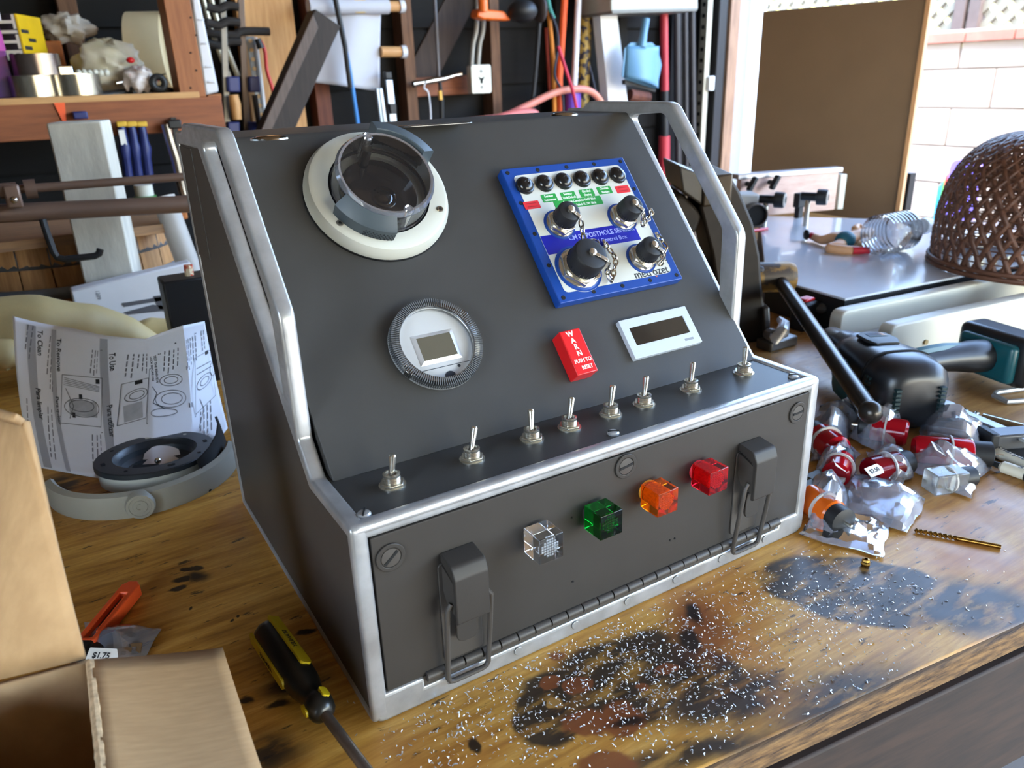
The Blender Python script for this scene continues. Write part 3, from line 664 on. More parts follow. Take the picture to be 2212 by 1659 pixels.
plate('front_face', [rrect(lw, ll, .001), [(wcx + a * wwd / 2, wcs + b * wln / 2) for a, b in ((-1, -1), (-1, 1), (1, 1), (1, -1))]], lh - .0012, lh, SP(lx, lsm), M_lcdw, lb, bevel=.0003)
MB().box((wcx, wcs, lh - .0009), (wwd, wln, .0004), SP(lx, lsm)).obj('display', M_lcd, lb)
MB().box((dq[0] - lx, dq[1] - lsm, lh), (.0100, .0022, .0005), SP(lx, lsm)).obj('reset_key', mat('key_grey', (130, 134, 140), .4, var=0), lb, bevel=.0002)
# round meter under a ribbed clear bezel
mR = .0362; mq = [S(835, 738, .004), S(1044, 752, .004), S(905, 649, .004), S(975, 842, .004)]
mxc = (mq[0][0] + mq[1][0]) / 2; msc = (mq[2][1] + mq[3][1]) / 2; B = SP(mxc, msc)
M_disc = mat('meter_face', (190, 192, 192), .4, .2, var=.04)
mt = MB().lathe([(mR - .001, .0), (mR, .0014), (mR - .0006, .0030), (mR - .003, .0034)], 72, B).obj('meter', mat('meter_rim', (150, 152, 152), .3, .4), CB)
MB().disc(.0300, .0030, 64, B).obj('meter_face', M_disc, mt)
MB().lathe([(mR - .0004, .003), (mR - .0010, .0066), (mR - .0030, .0090), (.0292, .0094), (.0286, .0080), (.0286, .0040)], 96, B).obj('clear_bezel', clear('bezel_plastic', (150, 154, 160), refl=.22, haze=.10, rough=.06, hazec=(90, 94, 100)), mt)
rb = MB()
for j in range(130):
    a = 2 * PI * j / 130
    rb.box((.0326, 0, .0092), (.0062, .00055, .0014), B @ Matrix.Rotation(a, 4, 'Z'))
    rb.box((mR - .0004, 0, .0042), (.0007, .0006, .0040), B @ Matrix.Rotation(a, 4, 'Z'))
o = rb.obj('bezel_ribs', mat('rib_plastic', (122, 126, 130), .18, .35, var=.1), mt); o['kind'] = 'stuff'
MB().lathe([(.0296, .0074), (.0290, .0080), (.0284, .0074)], 72, B).obj('inner_lip', mat('lip_plastic', (196, 198, 196), .2, .3, var=0), mt)
for a in (32, 212):
    MB().box((.0345, 0, .0060), (.0048, .0060, .0070), B @ RZ(a)).obj('bezel_tab', clear('bezel_plastic'), mt, bevel=.0006)
q = [S(886, 727, .0035), S(976, 710, .0035), S(1000, 770, .0035), S(910, 793, .0035)]
dw = (q[1][0] + q[2][0] - q[0][0] - q[3][0]) / 2; dl = (q[0][1] + q[1][1] - q[2][1] - q[3][1]) / 2; dcx = sum(p[0] for p in q) / 4; dcs = sum(p[1] for p in q) / 4
Bd = SP(dcx, dcs, .0030)
def ringf(w0, l0, z0, w1, l1, z1):
    o_ = [(-w0 / 2, -l0 / 2, z0), (w0 / 2, -l0 / 2, z0), (w0 / 2, l0 / 2, z0), (-w0 / 2, l0 / 2, z0), (-w1 / 2, -l1 / 2, z1), (w1 / 2, -l1 / 2, z1), (w1 / 2, l1 / 2, z1), (-w1 / 2, l1 / 2, z1)]
    return MB().add(o_, [(i, (i + 1) % 4, 4 + (i + 1) % 4, 4 + i) for i in range(4)], Bd)
ringf(dw, dl, .0002, dw - .007, dl - .006, .0016).obj('display_frame', mat('frame_alu', (206, 208, 210), .3, .5, var=0), mt, smooth=0)
MB().box((0, 0, .0012), (dw - .007, dl - .006, .0006), Bd).obj('display', mat('meter_lcd', (88, 84, 72), .12, var=.1, coat=.4), mt)
MB().box((-.000, -.0185, .0032), (.044, .0004, .0002), B).obj('seam_line', M_ink, mt)
MB().prism([(.0044 * math.cos(PI * k / 10), .0044 * math.sin(PI * k / 10)) for k in range(11)], .0031, .0034, B @ T(.0025, -.0272)).obj('dark_notch', M_ink, mt)
MB().disc(.0013, .0034, 14, B @ T(.0118, -.0205)).obj('pin_hole', M_ink, mt)

# clear-capped camera on a white ring
cR = .0575; cq = [S(656, 405, .010), S(971, 420, .010), S(778, 283, .010), S(890, 545, .010)]
ccx = (cq[0][0] + cq[1][0]) / 2; ccs = (cq[2][1] + cq[3][1]) / 2; cR = (cq[1][0] - cq[0][0]) / 2
B = SP(ccx, ccs)
cam_b = MB().lathe([(cR + .0006, 0), (cR + .0006, .0018), (cR - .002, .0020)], 72, B).obj('camera_gasket', M_black, CB)
MB().lathe([(cR, .0016), (cR + .0002, .006), (cR - .0028, .0122), (cR - .0052, .0132), (.0405, .0120), (.0400, .004)], 80, B).obj('white_ring', M_white, cam_b)
MB().lathe([(.0404, .0118), (.0398, .0070), (.0370, .0050), (.0001, .0050)], 64, B).obj('camera_base', mat('camera_tray', (150, 152, 150), .4, var=.15, vs=60), cam_b)
MB().lathe([(.0402, .0116), (.0396, .0090), (.0380, .0080), (.0378, .0100)], 64, B).obj('seal_ring', M_black, cam_b)
for a in (-148, -30, 90):
    Mx = B @ RZ(a) @ T(cR - .0085, 0, .0128)
    sc_ = MB().lathe([(.0028, -.001), (.0028, .0004), (.0024, .0009), (.00001, .0009)], 18, Mx).obj('ring_screw', mat('screw_steel', (150, 144, 132), .3, .9), cam_b)
    MB().prism([((.0016 if k % 2 else .0009) * math.cos(PI / 6 * k), (.0016 if k % 2 else .0009) * math.sin(PI / 6 * k)) for k in range(12)], .0009, .0011, Mx).obj('torx_recess', M_dark, sc_)
cup = [(.0415, .0085), (.0400, .0110), (.0385, .0125), (.0380, .0300), (.0372, .0325), (.0350, .0335), (.0320, .0332), (.0300, .0326), (.0001, .0326)]
MB().lathe(cup, 80, B).obj('clear_cap', clear('cap_plastic', (252, 253, 254), refl=.045, haze=.008, rough=.02), cam_b)
MB().lathe([(.0381, .0280), (.0388, .0306), (.0368, .0338), (.0346, .0334)], 80, B).obj('cap_rim', clear('rim_plastic', (205, 214, 222), refl=.32, haze=.16), cam_b)
MB().lathe([(.0312, .0050), (.0308, .0085), (.0290, .0090), (.0001, .0090)], 64, B).obj('inner_disc', mat('lens_cover', (24, 21, 20), .12, var=.1, coat=.6), cam_b)
MB().lathe([(.0100, .0090), (.0096, .0106), (.0080, .0112), (.0074, .0100), (.0050, .0118), (.00001, .0126)], 36, B @ T(.002, -.006)).obj('lens', mat('lens_glass', (12, 11, 12), .04, var=0, coat=1), cam_b)
M_slate = mat('slate_plastic', (66, 76, 82), .45, var=.06)
for a in (-128, 52):
    up_ = .003 if a < 0 else .0075; ro_ = 0 if a < 0 else .004
    pr = [(.0383, .0150), (.0383, .0285), (.0390, .0290), (.0465, .0235), (.0482, .0215), (.0474, .0125), (.0440, .0128), (.0383, .0150)]; pr = [(r_ + (ro_ if r_ > .042 else 0), z_ + (up_ if z_ > .02 else 0)) for r_, z_ in pr]
    g = MB().lathe(pr, 24, B @ RZ(a), math.radians(-31), math.radians(31))
    for sgn in (-31, 31):
        g.add([(r * math.cos(math.radians(sgn)), r * math.sin(math.radians(sgn)), z) for r, z in pr[:-1]], [tuple(range(7))], B @ RZ(a))
    go = g.obj('grip_wing', M_slate, cam_b)
    dm = MB()
    for r_ in range(4):
        for k in range(9):
            t = math.radians(2 + k * 3.3 + (r_ % 2) * 1.6); dm.ball(((.0479 * math.cos(t)), (.0479 * math.sin(t)), .0142 + r_ * .0019), .0007, 6, 4, B @ RZ(a))
    dm.obj('grip_dimples', mat('slate_dark', (40, 44, 48), .5, var=0), go)
for a in (-80, 96):
    Mx = B @ RZ(a) @ T(.0345, 0, 0)
    MB().lathe([(.0040, .0090), (.0040, .0332), (.0030, .0345), (.0020, .0338), (.00001, .0338)], 20, Mx).obj('cap_post', clear('rim_plastic'), cam_b)
MB().cyl(B @ Vector((-.004, .028, .010)), B @ Vector((-.004, .029, .026)), .0042, n=18).obj('inner_post', mat('post_dark', (36, 38, 38), .25, var=.05), cam_b)

# indicator cubes
for i, ((px, py), cc, nm, inner) in enumerate([((1174, 1171), (238, 240, 242), 'clear', (236, 238, 240)), ((1303, 1121), (4, 120, 34), 'green', (20, 170, 66)), ((1424, 1074), (250, 128, 8), 'amber', (255, 170, 60)), ((1533, 1029), (226, 14, 34), 'red', (255, 70, 84))]):
    cs = .0195; q = at(px, py, y=-.012); cx, cz = q.x, q.z
    m, n = (newmat('lamp_' + nm))
    n.b.inputs['Base Color'].default_value = rgb(cc); n.b.inputs['Roughness'].default_value = .03; n.b.inputs['Transmission Weight'].default_value = 1.0; n.b.inputs['IOR'].default_value = 1.45
    il = thing('indicator_lamp', None, None, (cx, 0, cz)); il.parent = CB; il.location = Vector((cx, 0, cz)) - Vector((W / 2, D / 2, 0)); il['label'] = nm + ' square indicator lens'
    MB().box((cx, -.0120, cz), (cs, cs, cs)).obj('lens', m, il, bevel=.0006, seg=2)
    Mx = axes((cx, -.0025, cz), (1, 0, 0), (0, 0, 1)); mi = mat('lamp_core_' + nm, inner, .25, var=.25, vs=500)
    core = MB().lathe([(.0060, .0), (.0066, .0150), (.00001, .0150)], 28, Mx)
    (core.obj('core', mi, il) if nm in ('amber', 'red') else None)  # backing cylinder added to brighten the amber and red lenses from inside
    pr = MB()
    for a in range(-3, 4):
        for b in range(-3, 4):
            if a * a + b * b <= 11: pr.add([(a * .002 - .0008, b * .002 - .0008, .0160), (a * .002 + .0008, b * .002 - .0008, .0160), (a * .002 + .0008, b * .002 + .0008, .0160), (a * .002 - .0008, b * .002 + .0008, .0160), (a * .002, b * .002, .0174)], [(0, 1, 4), (1, 2, 4), (2, 3, 4), (3, 0, 4)], Mx)
    pr.obj('prism_dots', mi, il, smooth=0)
    MB().cyl((cx, .0014, cz), (cx, -.0022, cz), .0084, n=28).obj('base', mi if nm in ('amber', 'red') else M_dgrey, il)
# latches
for (lx_, nm) in ((None, 'L'), (None, 'R')):
    t = at(1019, 1285, y=-.0165) if nm == 'L' else at(1650, 1030, y=-.0165)
    x, z = t.x, t.z
    la = thing('door_latch', None, None, (x, 0, z)); la.parent = CB; la.location = Vector((x, 0, z)) - Vector((W / 2, D / 2, 0))
    w = .0245; zt, zb = z + .0225, z - .0190
    LX = axes((x - w / 2, 0, 0), (0, 1, 0), (0, 0, 1))     # local (x,y,z)->(y,z,x)
    prof = round_poly([(.0012, zt + .004), (.0012, zt - .002), (-.0145, zt - .0085), (-.0150, zb), (-.0185, zb + .001), (-.0185, zt - .0065), (-.0150, zt + .0015)], [0, .001, .004, .001, .002, .006, .004])
    MB().prism(prof, 0, w, LX).obj('cover', M_door, la, bevel=.0008)
    for sx in (0, w - .0016):
        MB().prism(round_poly([(.0012, zt - .004), (-.0150, zt - .010), (-.0160, zb + .006), (-.0040, zb + .010), (.0012, zb + .020)], .002), sx, sx + .0016, LX).obj('cheek', M_dgrey, la)
    plate('base_plate', [rrect(.030, .078, .004)], 0, .0014, axes((x, .0014, z - .020), (1, 0, 0), (0, 0, 1)), M_dgrey, la, bevel=.0004)
    tg = round_poly([(-.0085, zb - .0225), (.0085, zb - .0225), (.0085, zb - .008), (.0070, zb + .002), (-.0070, zb + .002), (-.0085, zb - .008)], [.0082, .0082, .003, 0, 0, .003])
    MB().prism(tg, .0060, .0080, axes((x, 0, 0), (1, 0, 0), (0, 0, 1))).obj('tongue', M_door, la, bevel=.0006)
    bw = .0325; y1_, y2_ = -.0125, -.0045; ztop, zbt = z - .006, .0135
    pts = [(x - bw / 2 + .003, y1_, ztop + .002), (x - bw / 2, y1_, ztop - .002), (x - bw / 2, (y1_ + y2_) / 2, (ztop + zbt) / 2), (x - bw / 2 + .0004, y2_, zbt + .004), (x - bw / 2 + .002, y2_, zbt + .001), (x - bw / 2 + .005, y2_, zbt),
           (x + bw / 2 - .005, y2_, zbt), (x + bw / 2 - .002, y2_, zbt + .001), (x + bw / 2 - .0004, y2_, zbt + .004), (x + bw / 2, (y1_ + y2_) / 2, (ztop + zbt) / 2), (x + bw / 2, y1_, ztop - .002), (x + bw / 2 - .003, y1_, ztop + .002)]
    MB().tube(pts, .0019, 10).obj('bail_wire', M_dgrey, la)
# chrome buttons and name badge on the top
for px, py in ((582, 297), (1219, 246)):
    q = at(px, py, z=.3625)
    MB().lathe([(.0135, .3612), (.0132, .3622), (.0110, .3630), (.0104, .3626), (.0085, .3636), (.00001, .3640)], 40, T(q.x, q.y, 0)).obj('top_button', M_chrome, CB)
q = at(945, 270, z=.3615); plate('name_badge', [round_poly([(-.034, -.010), (.034, -.010), (.034, .010), (-.034, .010)], .0098, 8)], 0, .0012, T(q.x, q.y + .004, .3612), mat('badge_metal', (120, 118, 114), .25, .7), CB, bevel=.0004)
# ================================================================ NEAR THINGS ON THE BENCH
def cardboard():
    m, n = newmat('cardboard')
    f = n.noise(60, 5, stretch=(1, 6, 1)); g = n.noise(8, 4)
    col = n.ramp(f, [(.35, rgb((166, 132, 92))), (.7, rgb((180, 146, 104)))]); col = n.mix(n.math('MULTIPLY', g, .25), col, rgb((176, 138, 96)))
    n.link(col, n.b.inputs['Base Color']); n.b.inputs['Roughness'].default_value = .85; n.link(n.bump(f, .08, .0005), n.b.inputs['Normal']); return m
M_card = cardboard(); M_cardedge = mat('cardboard_edge', (214, 184, 144), .9, var=.35, vs=300)
ZR = .095
c0 = at(192, 1428, z=ZR); c1 = at(217, 1659, z=ZR); c1 = c0 + (c1 - c0) * 1.35
l0 = at(0, 1477, z=ZR); l0 = c0 + (l0 - c0) * 1.45; l1 = l0 + (c1 - c0)
cbx = thing('cardboard_box', 'open brown cardboard box with raised flaps at the front left corner', 'box', ((c0.x + l1.x) / 2, (c0.y + l1.y) / 2, 0))
def panel(name, pts, th=.004, m=M_card, bow=0.0, nu=10, nv=10):
    a, b, c, d = [Vector(p) for p in pts]; nr = (b - a).cross(d - a).normalized()
    def F(u, v): return a.lerp(b, u).lerp(d.lerp(c, u), v) + nr * (bow * math.sin(PI * u) * math.sin(PI * v) + .0008 * noise.noise((a.lerp(b, u).lerp(d.lerp(c, u), v)) * 30))
    return MB().grid(F, nu, nv).obj(name, m, cbx, solid=th)
dn = lambda p, z=.003: Vector((p.x, p.y, z))
panel('back_wall', (dn(l0), dn(c0), c0, l0)); panel('right_wall', (dn(c0), dn(c1), c1, c0)); panel('left_wall', (dn(l1), dn(l0), l0, l1)); panel('front_wall', (dn(c1), dn(l1), l1, c1)); panel('bottom', (dn(l0), dn(c0), dn(c1), dn(l1)))
t0 = at(58, 912, z=.238); t1 = at(0, 898, z=.238); t1 = t0 + (t1 - t0) * 2.2
panel('back_flap', (c0 + Vector((-.001, .002, .002)), l0 + Vector((0, .002, .002)), t1, t0), bow=-.006)
t2 = at(50, 893, z=.247); t3 = t2 + (t1 - t0)
panel('flap_lip', (t0 + Vector((-.0015, 0, 0)), t1, t3 + Vector((0, -.004, .0)), t2 + Vector((-.004, -.004, 0))), m=M_card, nv=3)
f0 = at(480, 1405, z=ZR - .022); f1 = at(562, 1659, z=ZR - .022); f1 = f0 + (f1 - f0) * 1.3
g0 = at(196, 1432, z=ZR + .002); g1 = at(220, 1659, z=ZR + .002); g1 = g0 + (g1 - g0) * 1.35
panel('right_flap', (g0, f0, f1, g1), bow=.003)
mb = MB(); pts = [g0.lerp(g1, k / 24) + Vector((.0003 * math.sin(k * 3.1), 0, .0003 * math.sin(k * 1.7))) for k in range(25)]; mb.tube(pts, .0026, 8); mb.obj('torn_fold', M_cardedge, cbx)

# orange snap-off knife
a = at(291, 1266, z=.007); b = at(186, 1396, z=.007); d = (b - a); L = d.length; Mk = axes(a, d, Vector((0, 0, 1)).cross(d)); wk_ = 44 / pxm(a) * .92
kn = thing('utility_knife', 'orange snap-off utility knife lying beside the cardboard box', 'knife', (a + b) / 2 * 1 - Vector((0, 0, .007)))
hw = wk_ / 2
M_or = mat('orange_plastic', (240, 92, 44), .4, var=.04)
out = [(0, -hw * .45), (.005, -hw), (L, -hw), (L, hw), (.005, hw), (0, hw * .45)]
plate('handle', [round_poly(out, .002), round_poly([(.016, -hw * .42), (.016, hw * .42), (L - .004, hw * .42), (L - .004, -hw * .42)], .001)], -.0055, .0055, Mk, M_or, kn, bevel=.0012)
MB().box((L / 2 + .008, 0, -.001), (L - .02, hw * .82, .003), Mk).obj('blade_channel', mat('blade_brown', (72, 54, 50), .5, .3), kn)
mb = MB()
for k in range(26): mb.box((.02 + k * (L - .03) / 26, hw * .50, .0048), (.0016, .0022, .0014), Mk)
mb.obj('ratchet_teeth', M_or, kn)
MB().box((L + .006, 0, .0), (.016, hw * 1.7, .011), Mk).obj('slider', mat('black_plastic', (24, 24, 26), .4, var=.05), kn, bevel=.002)

# generic crumpled poly bag sheet
def bag(name, corners, parent, m, lift=.006, seed=0, puff=.008, nu=15, nv=11, wrinkle=.0025):
    """pillow of clear film over corners (world points, ccw); top layer puffed, bottom layer flat"""
    a, b, c, d = [Vector(p) for p in corners]
    def F(top):
        def G(u, v):
            p = a.lerp(b, u).lerp(d.lerp(c, u), v); e = (math.sin(PI * u) * math.sin(PI * v)) ** .55
            q = noise.noise(p * 34 + Vector((seed, 0, 0))); r = abs(noise.noise(p * 75 + Vector((0, seed, 0))))
            edge = 1 - e
            h = (puff * e * (1 + .45 * q) - wrinkle * 1.4 * r * e + edge * lift * .5 * max(0, noise.noise(p * 18 + Vector((seed * 2., 0, 3))))) if top else .0006 + .0008 * max(0, q)
            return p + Vector((wrinkle * .8 * noise.noise(p * 60), wrinkle * .8 * noise.noise(p * 60 + Vector((9, 9, 9))), h + .0006))
        return G
    mb = MB(); mb.grid(F(True), nu, nv); mb.grid(F(False), nu // 2, nv // 2)
    return mb.obj(name, m, parent, smooth=14)
M_bag = clear('poly_bag', (248, 250, 255), refl=.2, haze=.2, rough=.12, hazec=(226, 232, 250))
def zb(px, py, z=.001): return at(px, py, z=z)
M_tag = mat('tag_paper', (222, 220, 214), .7, var=.03)
def tagp(px, py, z, txt, parent, ang=0, w=.016, h=.009):
    p = at(px, py, z=z); Mx = T(*p) @ RZ(math.degrees(CR[2]) + ang) @ RX(32)
    o = plate('price_tag', [round_poly([(-w / 2, -h / 2), (w / 2 - .003, -h / 2), (w / 2, 0), (w / 2 - .003, h / 2), (-w / 2, h / 2)], .0006)], 0, .0004, Mx, M_tag, parent)
    text(txt, h * .55, Mx @ T(-.001, 0, .0006), M_ink, o, name='price', bold=.0001)
b1 = thing('parts_bag', 'clear bag with a $1.75 tag between the knife and the cardboard flap', 'bag', zb(265, 1405, 0))
bag('film', [zb(195, 1440), zb(300, 1445), zb(348, 1362), zb(180, 1345)], b1, M_bag, seed=3, puff=.012)
tagp(222, 1417, .014, '$1.75', b1, -6, .024, .011)
tag(MB().box(tuple(zb(215, 1398, .006)), (.03, .02, .008), None).obj('rubber_block', M_black, None, bevel=.003), 'dark rubber block inside the $1.75 bag', 'block')
for px, py in ((268, 1412), (290, 1402)):
    p = zb(px, py, .007); tag(plate('metal_clip', [rrect(.011, .008, .001), rrect(.004, .003, .0005)[::-1]], 0, .0012, T(*p) @ RZ(-25) @ RX(30), M_chrome, None), 'shiny metal clip inside the $1.75 bag, %s' % ('nearer the tag' if px < 280 else 'farther from the tag'), 'clip', 'clips in the bag')

# screwdriver
a = at(575, 1362, z=.018); b = at(672, 1500, z=.018); e = at(806, 1682, z=.012)
sd = thing('screwdriver', 'black and yellow screwdriver lying in front of the control box', 'screwdriver', (a.x, a.y, 0))
d = (b - a).normalized(); L = (b - a).length; Ms = axes(a, d.cross(Vector((0, 0, 1))), Vector((0, 0, 1))); Ms = Matrix.Translation(a) @ d.to_track_quat('Z', 'Y').to_matrix().to_4x4()
r = 35 / pxm(a)
M_sdb = mat('driver_black', (26, 26, 25), .35, var=.25, vs=60, coat=.2)
hand = [(.00001, -.002), (r * .62, -.001), (r * .88, .003), (r, .008), (r, L * .70), (r * .93, L * .86), (r * .72, L * .98), (r * .62, L * 1.06), (r * .74, L * 1.10), (r * .82, L * 1.16), (r * .70, L * 1.24), (r * .42, L * 1.28), (.00001, L * 1.28)]
MB().lathe(hand, 12, Ms).obj('handle', M_sdb, sd, smooth=50)
M_yel = mat('driver_yellow', (206, 184, 30), .4, var=.1, vs=50)
for k in range(3):
    ang = math.radians(66 + 120 * k - 8)
    Mq = Ms @ Matrix.Rotation(ang, 4, 'Z') @ axes((r * .955, 0, 0), (0, 0, 1), (0, 1, 0))
    Mq = Ms @ Matrix.Rotation(ang, 4, 'Z') @ Matrix(((0, 0, 1, r * .945), (0, 1, 0, 0), (1, 0, 0, 0), (0, 0, 0, 1)))
    st_ = plate('yellow_stripe', [round_poly([(.001, -r * .36), (L * .78, -r * .36), (L * .78, r * .36), (.001, r * .36)], [.001, r * .35, r * .35, .001])], -.001, .0012, Mq, M_yel, sd)
    text('STANLEY', r * .42, Mq @ T(L * .40, 0, .0014) , M_ink, sd, sx=1.1)
    plate('yellow_dot', [round_poly([(L * 1.085, -r * .24), (L * 1.20, -r * .24), (L * 1.20, r * .24), (L * 1.085, r * .24)], r * .22)], -.0045, -.0012, Mq, M_yel, sd)
s0 = a + d * (L * 1.27); MB().cyl(s0, s0 + (e - s0).normalized() * .14, .0036, n=14).obj('shaft', mat('driver_steel', (124, 112, 102), .35, .8, var=.3, vs=60), sd)

# instruction sheet propped behind the ring
SA, SB_ = .36, .235
rows = [ [(70, 1006, .003), (150, 1022, .002), (235, 1036, .002), (330, 1030, .003), (420, 1012, .004), (492, 925, .012)],
         [(40, 845, .060), (120, 862, .052), (215, 872, .050), (325, 842, .066), (410, 838, .062), (462, 800, .060)],
         [(28, 683, .128), (118, 703, .118), (212, 722, .116), (314, 732, .122), (395, 703, .138), (442, 694, .128)] ]
RW = [[at(*p[:2], z=p[2]) for p in r_] for r_ in rows]
def sheetF(u, v):
    u = min(max(u, 0), 1); v = min(max(v, 0), 1); k = min(int(u * 5), 4); t = u * 5 - k; t2 = t * t * (3 - 2 * t) * .5 + t * .5
    c = [r_[k].lerp(r_[k + 1], t2) for r_ in RW]
    p = c[0] * ((1 - v) * (1 - 2 * v)) + c[1] * (4 * v * (1 - v)) + c[2] * (v * (2 * v - 1))
    return p + Vector((0, 0, .0016 * noise.noise(Vector((u * 5, v * 4, 1)))))
def sheetN(u, v): return (sheetF(u + .01, v) - sheetF(u - .01, v)).cross(sheetF(u, v + .01) - sheetF(u, v - .01)).normalized()
sh = thing('instruction_sheet', 'creased white instruction sheet with diagrams standing behind the black ring', 'paper', sheetF(.5, 0))
M_paper = mat('paper_white', (238, 240, 246), .75, var=.03, vs=5)
MB().grid(sheetF, 50, 30).obj('page', M_paper, sh, solid=.0003)
def UV(px, py):
    v = 1 - (py - 695) / 325; return (px - 28 - (1 - v) * 34) / 415, v
def print_on(me_or_pts, m, name='print', off=.0006):
    pass
class PR(MB):
    def quad(s, u0, v0, u1, v1, nu=1, nv=1, off=.0006): return s.grid(lambda a_, b_: sheetF(lerp(u0, u1, a_), lerp(v0, v1, b_)) + sheetN(lerp(u0, u1, a_), lerp(v0, v1, b_)) * off, nu, nv)
    def ln(s, uv, w=.0018, off=.0007):
        P_ = [Vector((u * SA, v * SB_)) for u, v in uv]
        for p, q in zip(P_[:-1], P_[1:]):
            d = (q - p); 
            if d.length < 1e-5: continue
            nn = Vector((-d.y, d.x)).normalized() * w / 2
            c_ = [p + nn, p - nn, q - nn, q + nn]
            s.add([sheetF(x.x / SA, x.y / SB_) + sheetN(x.x / SA, x.y / SB_) * off for x in c_], [(0, 1, 2, 3)])
        return s
    def txt(s, body, size, u, v, off=.0008, bold=0.0):
        me = text_mesh(body, size, extrude=0, align='LEFT', bold=bold)
        vs_ = []
        for q in me.vertices:
            uu, vv = u + q.co.y / SA, v - q.co.x / SB_
            vs_.append(sheetF(uu, vv) + sheetN(uu, vv) * off)
        s.add(vs_, [tuple(p.vertices) for p in me.polygons]); bpy.data.meshes.remove(me); return s
gb = PR(); M_pg = mat('print_grey', (176, 178, 184), .8, var=0)
for px, y0, y1 in ((82, 700, 1000), (128, 712, 1010), (226, 735, 1000)):
    u, v0 = UV(px, y0); u2, v1 = UV(px, y1); u = (u + u2) / 2; gb.quad(u - .018, .01, u + .018, .97, 1, 24)
gb.obj('grey_bands', M_pg, sh)
tx = PR()
for s_, px, py, sz in (('To Clean', 82, 712, .011), ('To Remove', 128, 722, .011), ('To Use', 227, 742, .011), ('Para limpiar', 88, 842, .0105), ('Para quitar', 133, 852, .0105), ('Para utilizar', 232, 868, .0105)):
    u, v = UV(px, py); tx.txt(s_, sz, u, v, bold=.0002)
for s_, px, py in (('TEST THE REARVIEW', 303, 762), ('LOCK BEFORE USE', 294, 764), ('2', 312, 758), ('1', 208, 732), ('1', 218, 922), ('3', 402, 722), ('4', 340, 735)):
    u, v = UV(px, py); tx.txt(s_, .0062, u, v, bold=.0001)
tx.obj('headings', M_ink, sh)
lines = PR(); random.seed(11)
for px, y0, y1 in [(70, 705, 772), (62, 705, 765), (104, 720, 800), (112, 720, 830), (118, 720, 838), (68, 870, 930), (108, 880, 985), (116, 885, 990), (186, 735, 792), (193, 735, 796), (200, 735, 790), (250, 750, 800), (258, 750, 806), (266, 752, 796), (274, 752, 804), (282, 752, 800), (322, 755, 800), (330, 755, 806), (338, 755, 802), (346, 752, 798), (370, 735, 798), (378, 733, 790), (386, 732, 796), (394, 730, 785), (402, 730, 792), (422, 722, 775), (430, 722, 770), (196, 930, 1000), (205, 930, 995), (213, 928, 1000), (420, 930, 985), (428, 928, 990), (436, 926, 980), (412, 930, 985)]:
    u, v0 = UV(px, y0); u2, v1 = UV(px, y1); v = v0
    while v > v1:
        w_ = .02 + .03 * random.random(); lines.ln([(u + (u2 - u) * (v0 - v) / (v0 - v1), v), (u + (u2 - u) * (v0 - v + w_) / (v0 - v1), v - w_)], .0017); v -= w_ + .012
o = lines.obj('body_text', mat('print_mid', (118, 120, 126), .8, var=0), sh); o['kind'] = 'stuff'
dg = PR(); dk_ = PR()
def box_(x0, y0, x1, y1):
    a, b, c, d = UV(x0, y0), UV(x1, y0), UV(x1, y1), UV(x0, y1); dg.ln([a, b, c, d, a], .0009)
def ell(cx, cy, rx, ry, w=.0011, rot=0):
    pts = []
    for k in range(25):
        t = 2 * PI * k / 24; x, y = rx * math.cos(t), ry * math.sin(t); pts.append(UV(cx + x * math.cos(rot) - y * math.sin(rot), cy + x * math.sin(rot) + y * math.cos(rot)))
    dg.ln(pts, w)
for bx_ in ((142, 800, 216, 912), (246, 825, 288, 918), (290, 800, 398, 930), (398, 790, 452, 925)): box_(*bx_)
for e_ in ((180, 872, 30, 22), (178, 868, 20, 14), (270, 862, 17, 14), (270, 862, 11, 9), (336, 836, 20, 15), (336, 836, 12, 9), (338, 882, 28, 20), (340, 882, 18, 13), (325, 912, 26, 8), (424, 866, 22, 16), (424, 866, 12, 9), (452, 850, 10, 20)): ell(*e_)
for k in range(5): dg.ln([UV(146, 806 + k * 4), UV(210, 818 + k * 3)], .0007)
dg.ln([UV(300, 850), UV(312, 868), UV(304, 890), UV(330, 905)], .0015); dg.ln([UV(150, 830), UV(165, 870), UV(160, 900)], .001); dg.ln([UV(410, 900), UV(420, 930), UV(408, 960)], .001)
dg.ln([UV(402, 820), UV(448, 824)], .0016); dg.ln([UV(402, 836), UV(448, 840)], .0016)
dg.obj('diagrams', mat('print_line', (92, 94, 98), .8, var=0), sh)
for px, py in ((204, 806), (270, 830), (372, 808), (436, 792), (380, 898)):
    u, v = UV(px, py); dk_.quad(u - .014, v - .016, u + .014, v + .016)
for px, py in ((174, 845), (166, 890)):
    u, v = UV(px, py); dk_.quad(u - .006, v - .022, u + .006, v + .014)
dk_.obj('number_tiles', M_ink, sh)
# shaded inset picture
pic = PR(); u0, v0 = UV(252, 880); u1, v1 = UV(282, 915); pic.quad(u0, v1, u1, v0); u0, v0 = UV(152, 855); u1, v1 = UV(206, 892); pic.quad(u0 + .01, v1, u1, v0, off=.0005); pic.obj('shaded_pictures', mat('print_pale', (188, 190, 194), .8, var=.2, vs=60), sh)

